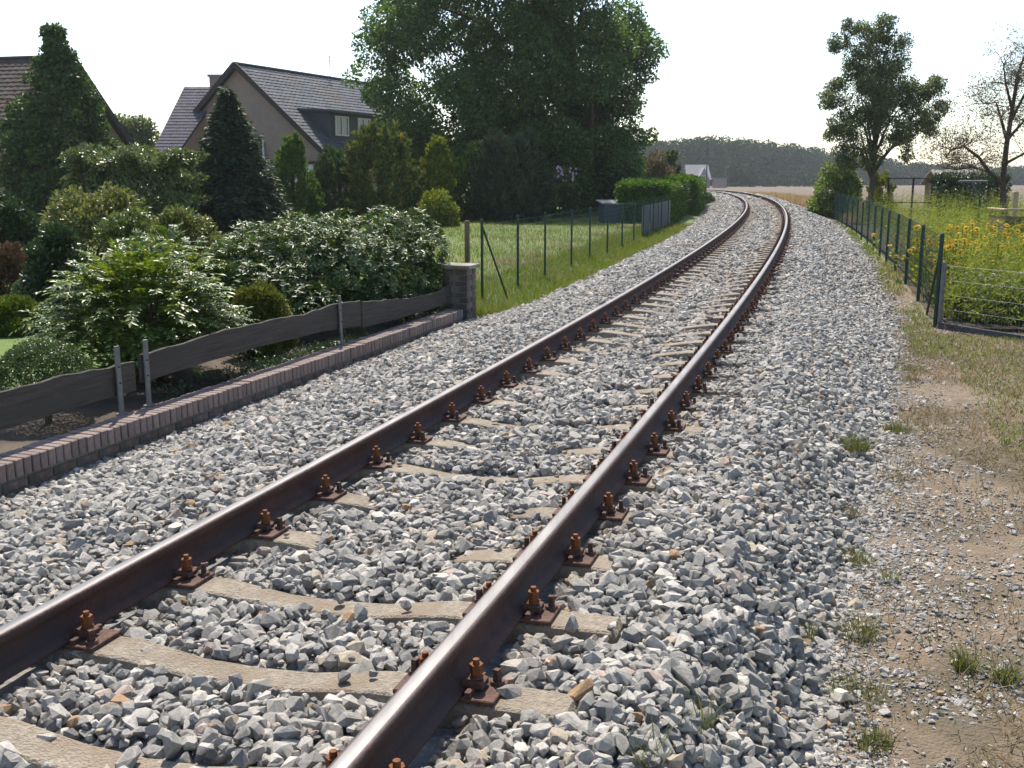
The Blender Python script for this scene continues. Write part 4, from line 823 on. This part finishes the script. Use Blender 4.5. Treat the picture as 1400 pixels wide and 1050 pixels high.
whorl_shrub('rhododendron', 'large glossy rhododendron behind the middle planks of the wall fence', B, px_lobes(B, [
    (330, 365, 12.6, .42), (350, 345, 13.4, .45), (395, 355, 12.6, .5), (400, 335, 13.6, .45), (445, 340, 12.8, .45), (455, 365, 12.3, .5), (500, 335, 13.2, .42), (505, 370, 12.8, .5), (540, 325, 13.8, .38), (560, 355, 13.6, .45), (580, 345, 14.2, .35), (585, 385, 13.9, .32), (540, 395, 13.3, .4), (470, 400, 12.4, .35), (400, 400, 12.0, .4), (350, 400, 11.9, .38), (310, 360, 13, .3), (525, 300, 14.2, .22), (470, 305, 14, .22), (565, 305, 14.4, .22), (585, 320, 14.5, .2), (410, 312, 14.2, .22), (430, 420, 11.6, .28), (490, 415, 12.4, .3), (545, 415, 13, .3), (365, 425, 11.2, .25), (590, 400, 14, .3)]), 6000, 7, .082, LF['rhodo'], r, stems=14)
# mahonia-like shrub: pinnate arching fronds
def frond_shrub(name, label, base, nfr, fl, R, h, lm, r, nl=9, ls=.075, flat=.5):
    root = thing(name, label, 'shrub', base); PP, DD, NN = [], [], []; mb = MB()
    for k in range(nfr):
        d = rdir(1, r)[0]; d[2] = abs(d[2]) * .9 - .05; q = r.uniform(.35, 1) ** .6; o_ = np.array([d[0] * R * q * .75, d[1] * R * q * .75, h * (.25 + .65 * max(0, d[2]) * 1.0 + .14 * r.random()) * (.55 + .45 * q)])
        od = np.array([d[0], d[1], .55 * flat + .35 * d[2]]) + r.normal(size=3) * .3; od /= np.linalg.norm(od); L = fl * r.uniform(.7, 1.2); t = np.linspace(.12, 1, nl)
        line = o_ + od * (t * L)[:, None] + np.array([0, 0, -1]) * (.32 * L * t ** 2)[:, None]; tang = od + np.array([0, 0, -1]) * (.64 * t)[:, None]; tang = unit(tang)
        if soff(base[0] + line[:, 0], base[1] + line[:, 1])[1].max() > -3.3: continue
        side = unit(np.cross(tang, np.tile([0, 0, 1.], (nl, 1)))); upn = np.cross(side, tang)
        for sg in (-1, 1): PP.append(line); DD.append(side * sg * .95 + tang * .5 + r.normal(size=(nl, 3)) * .12); NN.append(upn)
        PP.append(line[-1:]); DD.append(tang[-1:]); NN.append(upn[-1:])
        if k % 9 == 0: limb_tubes(mb, (r.normal() * .08, r.normal() * .08, -.05), [(Vector(tuple(o_)), 0)], .018, r, n=5)
    P, D, N_ = map(np.concatenate, (PP, DD, NN)); n = len(P); mb.build('stem', M['bark'], root, True)
    link('foliage', leaf_mesh(P, D, ls * r.uniform(.7, 1.15, n), .42, .25, N=N_, r=r, rnd=.3), lm, root); return root
p = at(195, 480, 9.3); frond_shrub('mahonia_shrub', 'spreading shiny feathery-leaved shrub behind the paired fence posts', (p.x, 9.3, GZ), 900, .34, .95, 1.25, LF['mahonia'], rg_(61), 11, .066)
p = at(235, 440, 11.5); frond_shrub('mahonia_shrub', 'smaller feathery shrub with olive top leaning on the rhododendron', (p.x, 11.5, GZ), 300, .3, .55, 1.38, LF['mahonia'], rg_(62), 11, .062)
def pshrub(name, label, u0, u1, vt, Y, n, ls, lm, seed, zb=GZ, ry=None, cat='shrub', **kw):
    cx, hw, h = pxspan(u0, u1, vt, Y, zb); return shrub(name, label, cat, (cx, Y, zb), hw, ry or hw, h, n, ls, lm, rg_(seed), **kw)
pshrub('dark_shrub', 'dark glossy bush at the left edge above the reddish heather', -90, 66, 246, 19, 18000, .085, LF['darkshrub'], 63, ry=.6)
pshrub('leafy_shrub', 'loose olive-green bush behind the feathery shrub, left of centre', 30, 225, 240, 17, 15000, .08, LF['olive'], 64, ry=1.0, rl=(.13, .3), nl=60)
pshrub('variegated_shrub', 'small glossy bush between the olive bush and the feathery shrub', 118, 210, 262, 13.5, 6000, .07, LF['laurel'], 73, ry=.5, rl=(.15, .3))
pshrub('leafy_shrub', 'loose yellowish bush just left of the rhododendron top', 190, 308, 276, 15.5, 10000, .075, LF['olive'], 65, ry=.7, rl=(.14, .3), nl=50)
pshrub('heather_bush', 'reddish-brown heather bush at the left edge', -60, 66, 324, 15.5, 20000, .06, LF['heather'], 66, ry=.5, up=.6, cat='bush')
pshrub('low_shrub', 'low yellow-green spreading shrub beside the mown lawn', -70, 92, 406, 12, 18000, .05, LF['lowgreen'], 67, ry=.35, up=.6)
pshrub('leafy_shrub', 'low dark leafy bush filling the gap between feathery shrub and rhododendron', 255, 345, 350, 11.6, 9000, .065, LF['rhodo'], 74, ry=.4, rl=(.16, .32))
pshrub('leafy_shrub', 'dark bush at the left edge behind the reddish heather and small ball', 20, 120, 300, 13, 9000, .07, LF['darkshrub'], 75, ry=.5, rl=(.16, .32))
pshrub('dwarf_juniper', 'small golden-green dwarf conifer behind the middle plank', 303, 404, 378, 10.6, 14000, .05, LF['juniper'], 68, ry=.26, up=.5)
def ball(label, u0, u1, vt, Y, n, ls, seed):
    cx, hw, h = pxspan(u0, u1, vt, Y, GZ); r = rg_(seed); root = thing('box_ball', label, 'topiary', (cx, Y, GZ), 0, 'clipped box balls'); d = rdir(n, r); d[:, 2] = np.where(d[:, 2] < -.35, -d[:, 2], d[:, 2])
    R = (.86 + .16 * r.random(n) ** .5) * (1 + .025 * np.sin(9 * d[:, 0] + 4) * np.sin(8 * d[:, 1]) + .02 * np.sin(17 * d[:, 2] + 3 * d[:, 0])); zc = max(.02, h - hw * .95); P = d * R[:, None] * np.array([hw, hw, hw * .95]) + np.array([0, 0, zc]); ok = P[:, 2] > .01; P, d = P[ok], d[ok]; n = len(P)
    link('foliage', leaf_mesh(P, d * .5 + rdir(n, r) * .8, ls * r.uniform(.6, 1.2, n), .6, N=d, r=r), LF['box'], root); MB().tube([(0, 0, -.05), (0, 0, zc + hw * .3)], [.03, .01], 6).build('stem', M['bark'], root); return root
ball('big clipped box ball behind the nearest plank at the left edge', -8, 122, 466, 7.7, 16000, .022, 69)
ball('small clipped box ball under the feathery shrub beside the heather', 16, 72, 377, 14, 7000, .024, 70)
# low creeping plants along the top of the wall
r = rg_(71); n = 5200; s = r.uniform(11.8, 18, n); o = -3.24 - np.abs(r.normal(size=n)) * .18; ok = fbm(s * 1.7, o * 3, 22) > .05; s, o = s[ok], o[ok]; x, y = xy(s, o); n = len(s)
tag(link('ground_cover', leaf_mesh(np.stack([x, y, -.25 + .09 * r.random(n)], 1), rdir(n, r) + np.array([0, 0, .5]), .035 * r.uniform(.6, 1.3, n), .5, r=r), LF['darkshrub']), 'low creeping leaves between the planks and the brick wall', 'ground cover', kind='stuff')
MOWN = sheet_so('mown_lawn', np.arange(9, 16, .3), -np.arange(4.9, 9, .3)[::-1], lambda s, o: -.225 + 0 * s, M['mown'])

# ================================================================== RIGHT GARDEN
r = rg_(80); Yv = 44; tb = at(1187, 262, Yv); L = [(1150, 55, 0, .5), (1140, 62, 0, .3), (1157, 30, 0, .28), (1175, 45, 0, .5), (1210, 35, 0, .5), (1225, 55, 0, .55), (1185, 85, 0, .8), (1220, 90, 0, .7), (1165, 100, 0, .45), (1150, 130, .3, .7), (1130, 135, 0, .4), (1185, 140, -.8, 1.0), (1225, 130, .5, .9), (1255, 130, 0, .7), (1275, 120, 0, .5), (1285, 150, 0, .5), (1255, 165, -.5, .8), (1215, 175, -.8, .9), (1175, 180, -.6, .9), (1145, 165, 0, .6), (1140, 185, .4, .45), (1160, 210, -.4, .6), (1190, 210, -.4, .7), (1235, 195, 0, .5), (1270, 175, .3, .45), (1195, 60, .6, .6), (1205, 115, .9, .9), (1240, 215, 0, .28)]
lob = []
for u, v, dy, q in L:
    c = np.array(at(u, v, Yv + dy)); lob.append((c, q * .5)); lob += [(c + rdir(1, r)[0] * q * .75, q * r.uniform(.2, .42)) for _ in range(9)]
tree('orchard_tree', 'tall open leafy tree behind the right wire fence', 'tree', (tb.x, Yv, -.35), 8.2, .15, lob, 62000, .095, LF['orch'], M['bark'], r, twigs=1, nlimb=34, hi=1.4, topk=.86, lean=(.3, 0))
# sparse half-bare tree
r = rg_(81); Yv = 30; b = at(1372, 292, Yv); root = thing('bare_fruit_tree', 'sparse half-bare fruit tree with arching branches at right edge', 'tree', (b.x, Yv, -.3)); mb = MB(); b3 = Vector((b.x, Yv, -.3)); LP = []
def grow(p, d, L, rad, lev):
    pts = [p.copy()]; k = 4 if lev < 2 else 3; q = p.copy(); dd = d.copy()
    for i in range(k):
        dd = (dd + Vector(tuple(r.normal(size=3))) * .16 + Vector((0, 0, .05 if lev < 2 else -.07))).normalized(); q = q + dd * L / k; pts.append(q.copy())
    mb.tube(pts, [rad * (1 - .62 * i / k) for i in range(k + 1)], 6 if lev < 2 else 4, cap=False)
    if lev >= 2: LP.extend(pts[1:])
    if lev < 4:
        for _ in range((5, 5, 5, 4)[lev] if lev else 3):
            t = r.uniform(.35, 1); j = min(k - 1, int(t * k)); s0 = pts[j].lerp(pts[j + 1], t * k - j); nd = (dd + Vector(tuple(rdir(1, r)[0])) * (.95 if lev < 2 else 1.1)).normalized(); nd.z = max(nd.z, -.35); grow(s0, nd, L * r.uniform(.5, .72), rad * .42, lev + 1)
def pathlimb(P, rad): 
    pts = [at(u, v, Yv + dy) - b3 for u, v, dy in P]; mb.tube(pts, [rad * (1 - .7 * i / (len(pts) - 1)) for i in range(len(pts))], 7, cap=False); return pts
tr_ = pathlimb([(1372, 300, 0), (1371, 250, 0), (1376, 200, 0), (1384, 150, 0), (1392, 100, .2), (1400, 78, .3)], .10)
l1 = pathlimb([(1371, 252, 0), (1352, 235, -.3), (1338, 215, -.5), (1318, 200, -.6), (1300, 205, -.6), (1294, 215, -.6)], .06); l2 = pathlimb([(1376, 190, 0), (1368, 160, .4), (1362, 140, .6), (1345, 142, .8)], .05)
l3 = pathlimb([(1352, 235, -.3), (1330, 228, .2), (1308, 232, .4), (1292, 230, .4)], .035); l4 = pathlimb([(1384, 150, 0), (1375, 115, -.4), (1372, 88, -.5)], .045); l5 = pathlimb([(1378, 190, 0), (1400, 165, 0), (1425, 150, .3)], .05); l6 = pathlimb([(1380, 170, 0), (1405, 120, .4), (1420, 80, .6)], .045); l7 = pathlimb([(1372, 225, 0), (1400, 210, -.3), (1430, 205, -.3)], .045)
for pts, n_ in ((tr_[3:], 14), (l1[2:], 26), (l2[1:], 18), (l3[1:], 16), (l4[1:], 18), (l5[1:], 10), (l6[1:], 12), (l7[1:], 8)):
    for _ in range(n_):
        k = int(r.integers(len(pts))); p = pts[k]; d = Vector(tuple(rdir(1, r)[0])); d.z = abs(d.z) * .8 + .1; d.y *= .7; grow(p, d.normalized(), r.uniform(.45, .95), .011, 2)
mb.build('trunk', M['bark'], root, True); Q = np.array([tuple(p) for p in LP]); k = r.integers(0, len(Q), 9500); P = Q[k] + r.normal(size=(9500, 3)) * .07
link('crown', leaf_mesh(P, rdir(9500, r) + np.array([0, 0, -.4]), .06 * r.uniform(.6, 1.3, 9500), .5, r=r), LF['russet'], root)
r = rg_(82); Yv = 48; cx, hw, h = pxspan(1113, 1178, 215, Yv, -.3); shrub('lilac_bush', 'pale green bush at the far end of the right wire fence', 'shrub', (cx, Yv, -.3), hw * 1.15, 1.1, h * 1.05, 15000, .15, LF['lilac'], r, 40, up=.2)
r = rg_(83); Yv = 47; cx, hw, h = pxspan(1190, 1222, 230, Yv, -.3); conifer('dwarf_conifer', 'small golden conifer right of the tall open tree trunk', (cx, Yv, -.3), hw, h, 6000, .15, LF['gold'], r, 'flame')
r = rg_(84); Yv = 44; p0 = at(1286, 246, Yv); s0, o0 = soff(p0.x, Yv); cx, hw, h = pxspan(1285, 1372, 238, Yv, -.3)
box_hedge('dark_hedge', 'dark dense hedge behind the T-shaped washing pole', (cx, Yv, -.3), hw, .8, h, 16000, .13, LF['darkshrub'], r)
p = at(1287, 246, 62); gb = thing('garden_shed', 'low shed with pale roof behind the dark hedge at right', 'shed', (p.x, 62, -.35)); MB().box((1.25, 1.2, .85), (2.5, 2.4, 1.7)).build('wall', M['oldwood'], gb); MB().prism([(-.2, -.3, 1.65), (2.7, -.3, 1.65), (2.7, 1.2, 2.5), (-.2, 1.2, 2.5)], (0, .05, -.08)).prism([(-.2, 2.7, 1.65), (2.7, 2.7, 1.65), (2.7, 1.25, 2.5), (-.2, 1.25, 2.5)], (0, -.03, -.08)).build('roof', M['cap'], gb)
# washing pole
Yv = 24; p = at(1336, 320, Yv); wz = gz(p.x, Yv); t1, t2 = at(1312, 248, Yv), at(1346, 248, Yv); wpole = thing('washing_pole', 'grey T-shaped washing-line pole among the yellow flowers', 'pole', (p.x, Yv, wz))
top = t1.z - wz; MB().tube([(0, 0, -.1), (0, 0, top)], .03, 8).build('post', M['green_metal'], wpole); MB().tube([(t1.x - p.x - .02, 0, top), (t2.x - p.x + .06, 0, top)], .028, 8).build('crossbar', M['galv'], wpole); MB().tube([(t1.x - p.x + .28, 0, top - .02), (0, 0, top - .42)], .014, 6).build('strut', M['galv'], wpole)
# dark rail trellis
Yv = 46; tl_ = thing('garden_rail', 'dark metal rail frame between tall tree and dark hedge', 'fence', (at(1215, 250, Yv).x, Yv, -.3)); W_ = at(1290, 250, Yv).x - at(1215, 250, Yv).x; tz = at(1250, 243, Yv).z + .3
for k, q in enumerate((0, W_ * .45, W_ * .8)): MB().tube([(q, 0, -.1), (q, 0, tz)], .045, 6).build('post', M['fascia'], tl_)
for q in (tz - .02, tz * .45): MB().tube([(0, 0, q), (W_ * 1.0, 0, q)], .03, 6).build('rail', M['fascia'], tl_)
# wooden planter box and post at right edge
p = at(1372, 322, 19); pb_ = thing('raised_bed', 'wooden raised bed box at the right edge among flowers', 'planter', (p.x, 19, gz(p.x, 19)), -.1); ht = at(1372, 288, 19).z - gz(p.x, 19)
for k in range(3): MB().box((.65, 0, ht * (.17 + .31 * k)), (1.3, .035, ht * .27), bev=.004).build('board', M['oldwood'], pb_)
for k in range(3): MB().box((.02, .45, ht * (.17 + .31 * k)), (.035, .86, ht * .27), bev=.004).build('board', M['oldwood'], pb_)
MB().box((.65, 0, ht + .02), (1.4, .09, .03), bev=.004).box((.02, .48, ht + .02), (.09, .86, .03), bev=.004).build('top_edge', M['palewood'], pb_)
p = at(1386, 290, 21); o = MB().box((0, 0, .55), (.1, .1, 1.5), bev=.008).build('wooden_post', M['palewood']); o.location = (p.x, 21, gz(p.x, 21)); tz = at(1386, 262, 21).z - gz(p.x, 21); o.scale = (1, 1, tz / 1.3); tag(o, 'pale yellowish wooden post behind the raised bed at right edge', 'post')
# tall weeds of the garden
r = rg_(85); n = 4200; s = 19.8 + 40 * r.random(n) ** 1.3; o = 3.3 + r.random(n) * (2.4 + (s - 18) * .28); x, y = xy(s, o); s = np.concatenate([s, r.uniform(19.3, 27, 2600)]); o = np.concatenate([o, r.uniform(3.25, 8.2, 2600)]); o[n:] = np.where(s[n:] < 19.6 + .1 * (o[n:] - 3), o[n:], o[n:]); n = len(s); x, y = xy(s, o); H_ = r.uniform(.5, 1.38, n) * (.78 + .3 * smooth(21, 27, s)) * (1 - .15 * smooth(45, 60, s)); zg = Gso(s, o); PP, DD, SZ = [], [], []; bp, bh = [], []
for k in range(n):
    m = 34; t = r.random(m) ** .8; q = r.normal(size=(m, 2)) * .05 * (1.2 - t)[:, None]; lx, ly = r.normal() * .08, r.normal() * .08
    PP.append(np.stack([x[k] + lx * t + q[:, 0], y[k] + ly * t + q[:, 1], zg[k] + .08 + t * H_[k]], 1)); a = r.uniform(0, 6.28, m); DD.append(np.stack([np.cos(a), np.sin(a), .5 + 0 * a], 1)); SZ.append(.085 * (1.1 - .6 * t) * r.uniform(.7, 1.2, m))
tag(link('tall_weeds', leaf_mesh(np.concatenate(PP), np.concatenate(DD), np.concatenate(SZ), .26, r=r), LF['weed']), 'tall green weeds and perennials filling the garden behind the right fence', 'weeds', kind='stuff')
# yellow daisies
def daisy_me(mp, pet=9, R=.042):
    mb = MB()
    for k in range(pet):
        a = 6.283 * k / pet; c, s = math.cos(a), math.sin(a); e = 6.283 * .42 / pet; mb.add([(R * .25 * c, R * .25 * s, .0), (R * .75 * math.cos(a - e), R * .75 * math.sin(a - e), .006), (R * c, R * s, -.002), (R * .75 * math.cos(a + e), R * .75 * math.sin(a + e), .006)], [(0, 1, 2, 3)])
    mb.tube([(0, 0, -.006), (0, 0, .008), (0, 0, .016)], [R * .36, R * .36, R * .18], 8, 1)
    me = bpy.data.meshes.new('flower'); me.from_pydata([tuple(p) for p in mb.v], [], mb.f); me.polygons.foreach_set('material_index', mb.m); me.materials.append(mp); me.materials.append(PETAL_C); me.update(); return me
DY, DW = daisy_me(PETAL_Y, 10, .047), daisy_me(PETAL_W, 7, .034)
def flower_clump(label, u, v, Y, wid, h, nst, me, r, cat='flowers', lm='weed', nm='flowering_plant', fs=1.0):
    p = at(u, v, Y); g = gz(p.x, Y) + .02; root = thing(nm, label, cat, (p.x, Y, g), 0, None); mb = MB(); PP, DD = [], []
    for k in range(nst):
        a = r.uniform(0, 6.28); q = wid * math.sqrt(r.random()); hh = h * r.uniform(.55, 1.05); b0 = Vector((q * math.cos(a) * .8, q * math.sin(a) * .5, 0)); t0 = Vector((q * math.cos(a) * 1.1 + r.normal() * .05, q * math.sin(a) * .6 + r.normal() * .05, hh)); mb.tube([b0, b0.lerp(t0, .5) + Vector((r.normal() * .02, r.normal() * .02, 0)), t0], .005, 4, cap=False)
        m = 16; t = r.random(m) * .9; PP.append(np.array(b0) + (np.array(t0) - np.array(b0)) * t[:, None]); c_ = r.uniform(0, 6.28, m); DD.append(np.stack([np.cos(c_), np.sin(c_), .35 + 0 * c_], 1))
        f = child('flower', me, root, t0, r.uniform(0, 6)); f.rotation_euler = (r.normal() * .35 + .8, r.normal() * .4, r.normal() * .7); f.scale = (fs * r.uniform(.75, 1.25),) * 3
    mb.build('stem', LF[lm], root); link('foliage', leaf_mesh(np.concatenate(PP), np.concatenate(DD), .10 * r.uniform(.6, 1.3, sum(map(len, PP))), .35, r=r), LF[lm], root); return root
for k, (lab, u, v, Y, wd, h, ns) in enumerate((
    ('dense clump of yellow daisies right behind the fence corner post', 1312, 400, 16.5, .75, 1.12, 80), ('yellow daisies showing through the wire left of the corner post', 1262, 400, 19, .6, .75, 32),
    ('thick yellow daisies closest to the fence corner, above the pale wire panel', 1304, 400, 15.0, .35, .98, 40), ('yellow daisies above the middle of the pale wire panel', 1335, 400, 15.6, .4, .95, 30),
    ('tall orange-yellow daisies left of the raised bed', 1355, 330, 18.2, .4, 1.15, 24), ('orange daisies under the T-shaped washing pole', 1330, 345, 20, .8, 1.08, 42),
    ('yellow daisies at the right edge below the raised bed', 1390, 350, 16.8, .5, 1.0, 22), ('scattered yellow daisies half way along the right fence', 1232, 350, 24, .7, .75, 16), ('yellow daisies between washing pole and raised bed', 1362, 360, 17.6, .5, 1.08, 24))):
    flower_clump(lab, u, v, Y, wd, h, ns, DY, rg_(90 + k))
for k, (lab, u, v, Y, wd, h, ns) in enumerate((('white-flowered leafy plant behind the pale wire panel', 1352, 430, 13.9, .3, .62, 16), ('white-flowered plant at the right edge behind the pale wire panel', 1393, 420, 13.6, .25, .66, 14))):
    flower_clump(lab, u, v, Y, wd, h, ns, DW, rg_(100 + k), lm='lush')
r = rg_(103)
for k, (lab, u, Y, wd, h) in enumerate((('bushy green perennial directly behind the fence corner', 1308, 14.0, .36, .8), ('bushy green perennial behind the middle of the pale wire panel', 1345, 13.8, .36, .72), ('bushy green perennial behind the pale wire panel at right edge', 1388, 13.6, .4, .78))):
    p = at(u, 450, Y); shrub('leafy_perennial', lab, 'plant', (p.x, Y, gz(p.x, Y) + .03), wd, .3, h * .62, 2400, .075, LF['weed'], rg_(104 + k), 20, rl=(.18, .3), up=.5, flatb=.0)

# ================================================================== GRASS AND WEEDS
def grass_so(name, label, n, s0, s1, of, hf, wd, lm, r, keep=None, gz_=None, kind='stuff', pw=1.0, lean=.35):
    s = s0 + (s1 - s0) * r.random(n) ** pw; o = of(s, r.random(n)); ok = np.ones(n, bool) if keep is None else keep(s, o); s, o = s[ok], o[ok]; x, y = xy(s, o); z = (gz_ or (lambda a, b: Gso(a, b) + .01))(s, o)
    P = np.stack([x, y, z], 1); v, _, _, _ = in_view(P, 80); P, s, o = P[v], s[v], o[v]
    ob_ = link(name, blades(P, hf(s, o) * r.uniform(.5, 1.25, len(P)), wd * (1 + (s - s0) / (s1 - s0 + 1e-6)), r, lean), lm); return tag(ob_, label, 'grass', kind=kind)
lz = lambda s, o: Gso(s, o) + .02 + .12 * smooth(-3.2, -4.5, o) + .05 * fbm(s * .5, o * .5, 3)
grass_so('rough_grass', 'rough long grass along the foot of the left wire fence', 36000, 18.6, 46, lambda s, t: -2.62 - 1.6 * t, lambda s, o: .15 + .07 * fbm(s * 1.3, o * 2, 31), .006, LF['grass'], rg_(110), keep=lambda s, o: fbm(s * 2.2, o * 3, 32) > -.6, gz_=lz, pw=1.25)
grass_so('lawn_grass', 'green lawn grass behind the left wire fence', 75000, 18.6, 62, lambda s, t: -4.0 - t * (6 + (s - 18) * .5), lambda s, o: .085 + .045 * fbm(s, o, 33), .008, LF['grass'], rg_(111), gz_=lz, pw=1.1)
grass_so('straw_grass', 'straw-brown dead grass mixed along the left fence foot', 15000, 18.6, 46, lambda s, t: -2.6 - 2.4 * t, lambda s, o: .13 + .05 * fbm(s * 2, o * 2, 52), .005, LF['dry'], rg_(118), keep=lambda s, o: fbm(s * 1.6, o * 2.4, 53) > -.1, gz_=lz, pw=1.25, lean=.6)
grass_so('dry_weeds', 'dry brown weeds between ballast and right verge', 11000, 6, 30, lambda s, t: toeR(s) + .05 + 1.5 * t, lambda s, o: .085 + .03 * fbm(s * 3, o * 3, 34), .0035, LF['dry'], rg_(112), keep=lambda s, o: fbm(s * 2.1, o * 2.1, 35) > .18, gz_=vz, lean=.6)
grass_so('verge_grass', 'patchy green grass on the right verge towards the fence corner', 34000, 6, 19.4, lambda s, t: 3.0 + 4.5 * t, lambda s, o: .055 + .02 * fbm(s * 3, o * 3, 36), .005, LF['grass'], rg_(113), keep=lambda s, o: (fbm(s * 1.2, o * 1.2, 37) + smooth(10, 17, s) * 1.3 - .35 + smooth(3, 4.5, o) * .5 > .2) & (s < 18.7), gz_=vz, lean=.5)
grass_so('verge_straw', 'straw-coloured grass on the sandy verge', 80000, 5.5, 19, lambda s, t: 2.35 + 4.2 * t, lambda s, o: .04 + .015 * fbm(s * 3, o * 3, 38), .004, LF['dry'], rg_(114), keep=lambda s, o: fbm(s * 1.6, o * 1.6, 39) + .9 * smooth(2.6, 3.4, o) > .25, gz_=vz, lean=1.2, pw=1.3)
grass_so('fence_foot_grass', 'weedy grass along the foot of the right wire fence', 9000, 17, 52, lambda s, t: 2.62 + .4 * t, lambda s, o: .08 + .05 * fbm(s * 2, o * 3, 40), .006, LF['grass'], rg_(115), keep=lambda s, o: fbm(s * 1.4, o * 3, 41) > -.25)
grass_so('field_edge_weeds', 'reddish-brown dry weeds between far ballast and stubble field', 14000, 50, 130, lambda s, t: 3.2 + 2.6 * t, lambda s, o: .45 + .12 * fbm(s * .5, o, 42), .03, LF['stubble'], rg_(116))
def tuft(label, u, v, zc, n, h, rad, lm, seed, wd=.004):
    n, rad, h = int(n * 1.9), rad * 1.35, h * 1.15; r = rg_(seed); b = (v - 525) / CAM_F; c, s = math.cos(CAM_TH), math.sin(CAM_TH); z = zc
    for _ in range(6):
        t = (CAM_H - z) / (s + b * c); X, Y = (u - 700) / CAM_F * t, t * (c - b * s); so1, oo1 = soff(X, Y); z = float(max(ballz(so1, np.minimum(oo1, toeR(so1)))[0] if oo1[0] < toeR(so1)[0] else -9, vz(so1, oo1)[0]))
    a = r.uniform(0, 6.28, n); q = rad * np.sqrt(r.random(n)); P = np.stack([q * np.cos(a), q * np.sin(a), np.zeros(n) - .01], 1)
    o = link('grass_tuft', blades(P, h * r.uniform(.45, 1.2, n), wd, r, .55), lm); o.location = (X, Y, z); return tag(o, label, 'grass', 'grass tufts on ballast and verge')
for k, a in enumerate((('thick green grass tuft on the ballast edge below the fence corner', 1160, 612, 330, .08, .105, 'tuft'), ('small green tuft on the verge right of the thick ballast tuft', 1226, 590, 190, .07, .08, 'tuft'), ('flat green tuft on the sand half way down the ballast edge', 1166, 768, 150, .06, .075, 'tuft'), ('sparse upright tuft among small stones right of the flat tuft', 1216, 795, 26, .09, .025, 'tuft'), ('yellowish-green tuft with thin stalks on the ballast edge', 1177, 872, 60, .1, .06, 'tuft'), ('wide green tuft low on the stony slope', 1168, 950, 110, .06, .085, 'tuft'), ('green tuft at the bottom edge on the stony verge', 1196, 1020, 70, .075, .05, 'tuft'), ('upright green tuft on the bare verge at lower right', 1318, 915, 60, .10, .03, 'tuft'), ('darker green upright tuft next to the right edge', 1374, 930, 60, .11, .04, 'tuft'), ('thin green blades growing between ballast stones at bottom', 955, 990, 16, .12, .03, 'tuft'), ('thin blades in the ballast at the bottom edge', 885, 1040, 12, .1, .03, 'tuft'), ('small tuft in the ballast left of the stony slope', 1105, 870, 18, .08, .025, 'tuft'), ('low reddish dry tuft on the ballast toe', 1156, 700, 80, .045, .06, 'dry'), ('brown dry weed clump on the sand', 1235, 655, 70, .04, .06, 'dry'), ('green tuft on the verge near the right fence corner', 1245, 505, 120, .05, .12, 'tuft'), ('brown stalky weed on the verge beside the ballast', 1245, 520, 50, .10, .05, 'dry'))):
    tuft(a[0], a[1], a[2], -.3, a[3], a[4], a[5], LF[a[6]], 130 + k)

# ================================================================== FAR WOOD
r = rg_(150); LB = []
for k in range(230):
    u = 870 + 560 * (k + r.random()) / 230; Yv = np.interp(u, [870, 1000, 1150, 1420], [330, 345, 400, 430]) + r.uniform(0, 45); vt = np.interp(u, [870, 920, 975, 1040, 1100, 1150, 1230, 1330, 1420], [194, 190, 184, 190, 198, 206, 218, 225, 224]) + abs(r.normal()) * 5
    p = at(u, vt, Yv); rad = r.uniform(2.4, 4.2); hh = p.z
    for q in range(8): LB.append((np.array([p.x + r.normal() * rad * .5, Yv + r.normal() * rad * .6, max(1, hh - rad * .7 - (q / 7) * (hh - rad * .7))]), rad * r.uniform(.55, .85)))
for u, vt, Yv, rad in ((1005, 212, 300, 3.0), (1012, 222, 298, 3.2), (1050, 236, 310, 2.6), (1075, 232, 318, 2.6), (1100, 233, 322, 2.8), (1125, 236, 325, 2.6), (1030, 238, 300, 2.4), (925, 236, 280, 2.4), (1145, 234, 330, 2.8), (985, 240, 275, 1.6)):
    p = at(u, vt, Yv)
    for q in range(6): LB.append((np.array([p.x + r.normal() * rad * .35, Yv + r.normal() * rad * .4, max(.8, p.z - rad * .5 - q / 5 * (p.z - rad * .5))]), rad * r.uniform(.5, .8)))
P, d = lobe_points(LB, 230000, r, .75, 1.05); ok = P[:, 2] > -.5; P, d = P[ok], d[ok]; n = len(P)
tag(link('distant_wood', leaf_mesh(P, d * .5 + rdir(n, r), r.uniform(.5, .95, n), .8, r=r), LF['forest']), 'distant dark wood along the horizon beyond the field', 'wood', kind='stuff')

# ================================================================== HAZE
hz = MB().box((0, 1795, 9), (6200, 4620, 22)).build('haze', None); tag(hz, kind='stuff')
hm = bpy.data.materials.new('air_haze'); hm.use_nodes = True; ht_ = hm.node_tree; ht_.nodes.clear(); ho = ht_.nodes.new('ShaderNodeOutputMaterial'); hv = ht_.nodes.new('ShaderNodeVolumePrincipled')
hv.inputs['Color'].default_value = (.86, .92, 1, 1); hv.inputs['Density'].default_value = .00024; hv.inputs['Anisotropy'].default_value = .3; ht_.links.new(hv.outputs[0], ho.inputs['Volume']); hz.data.materials.append(hm)
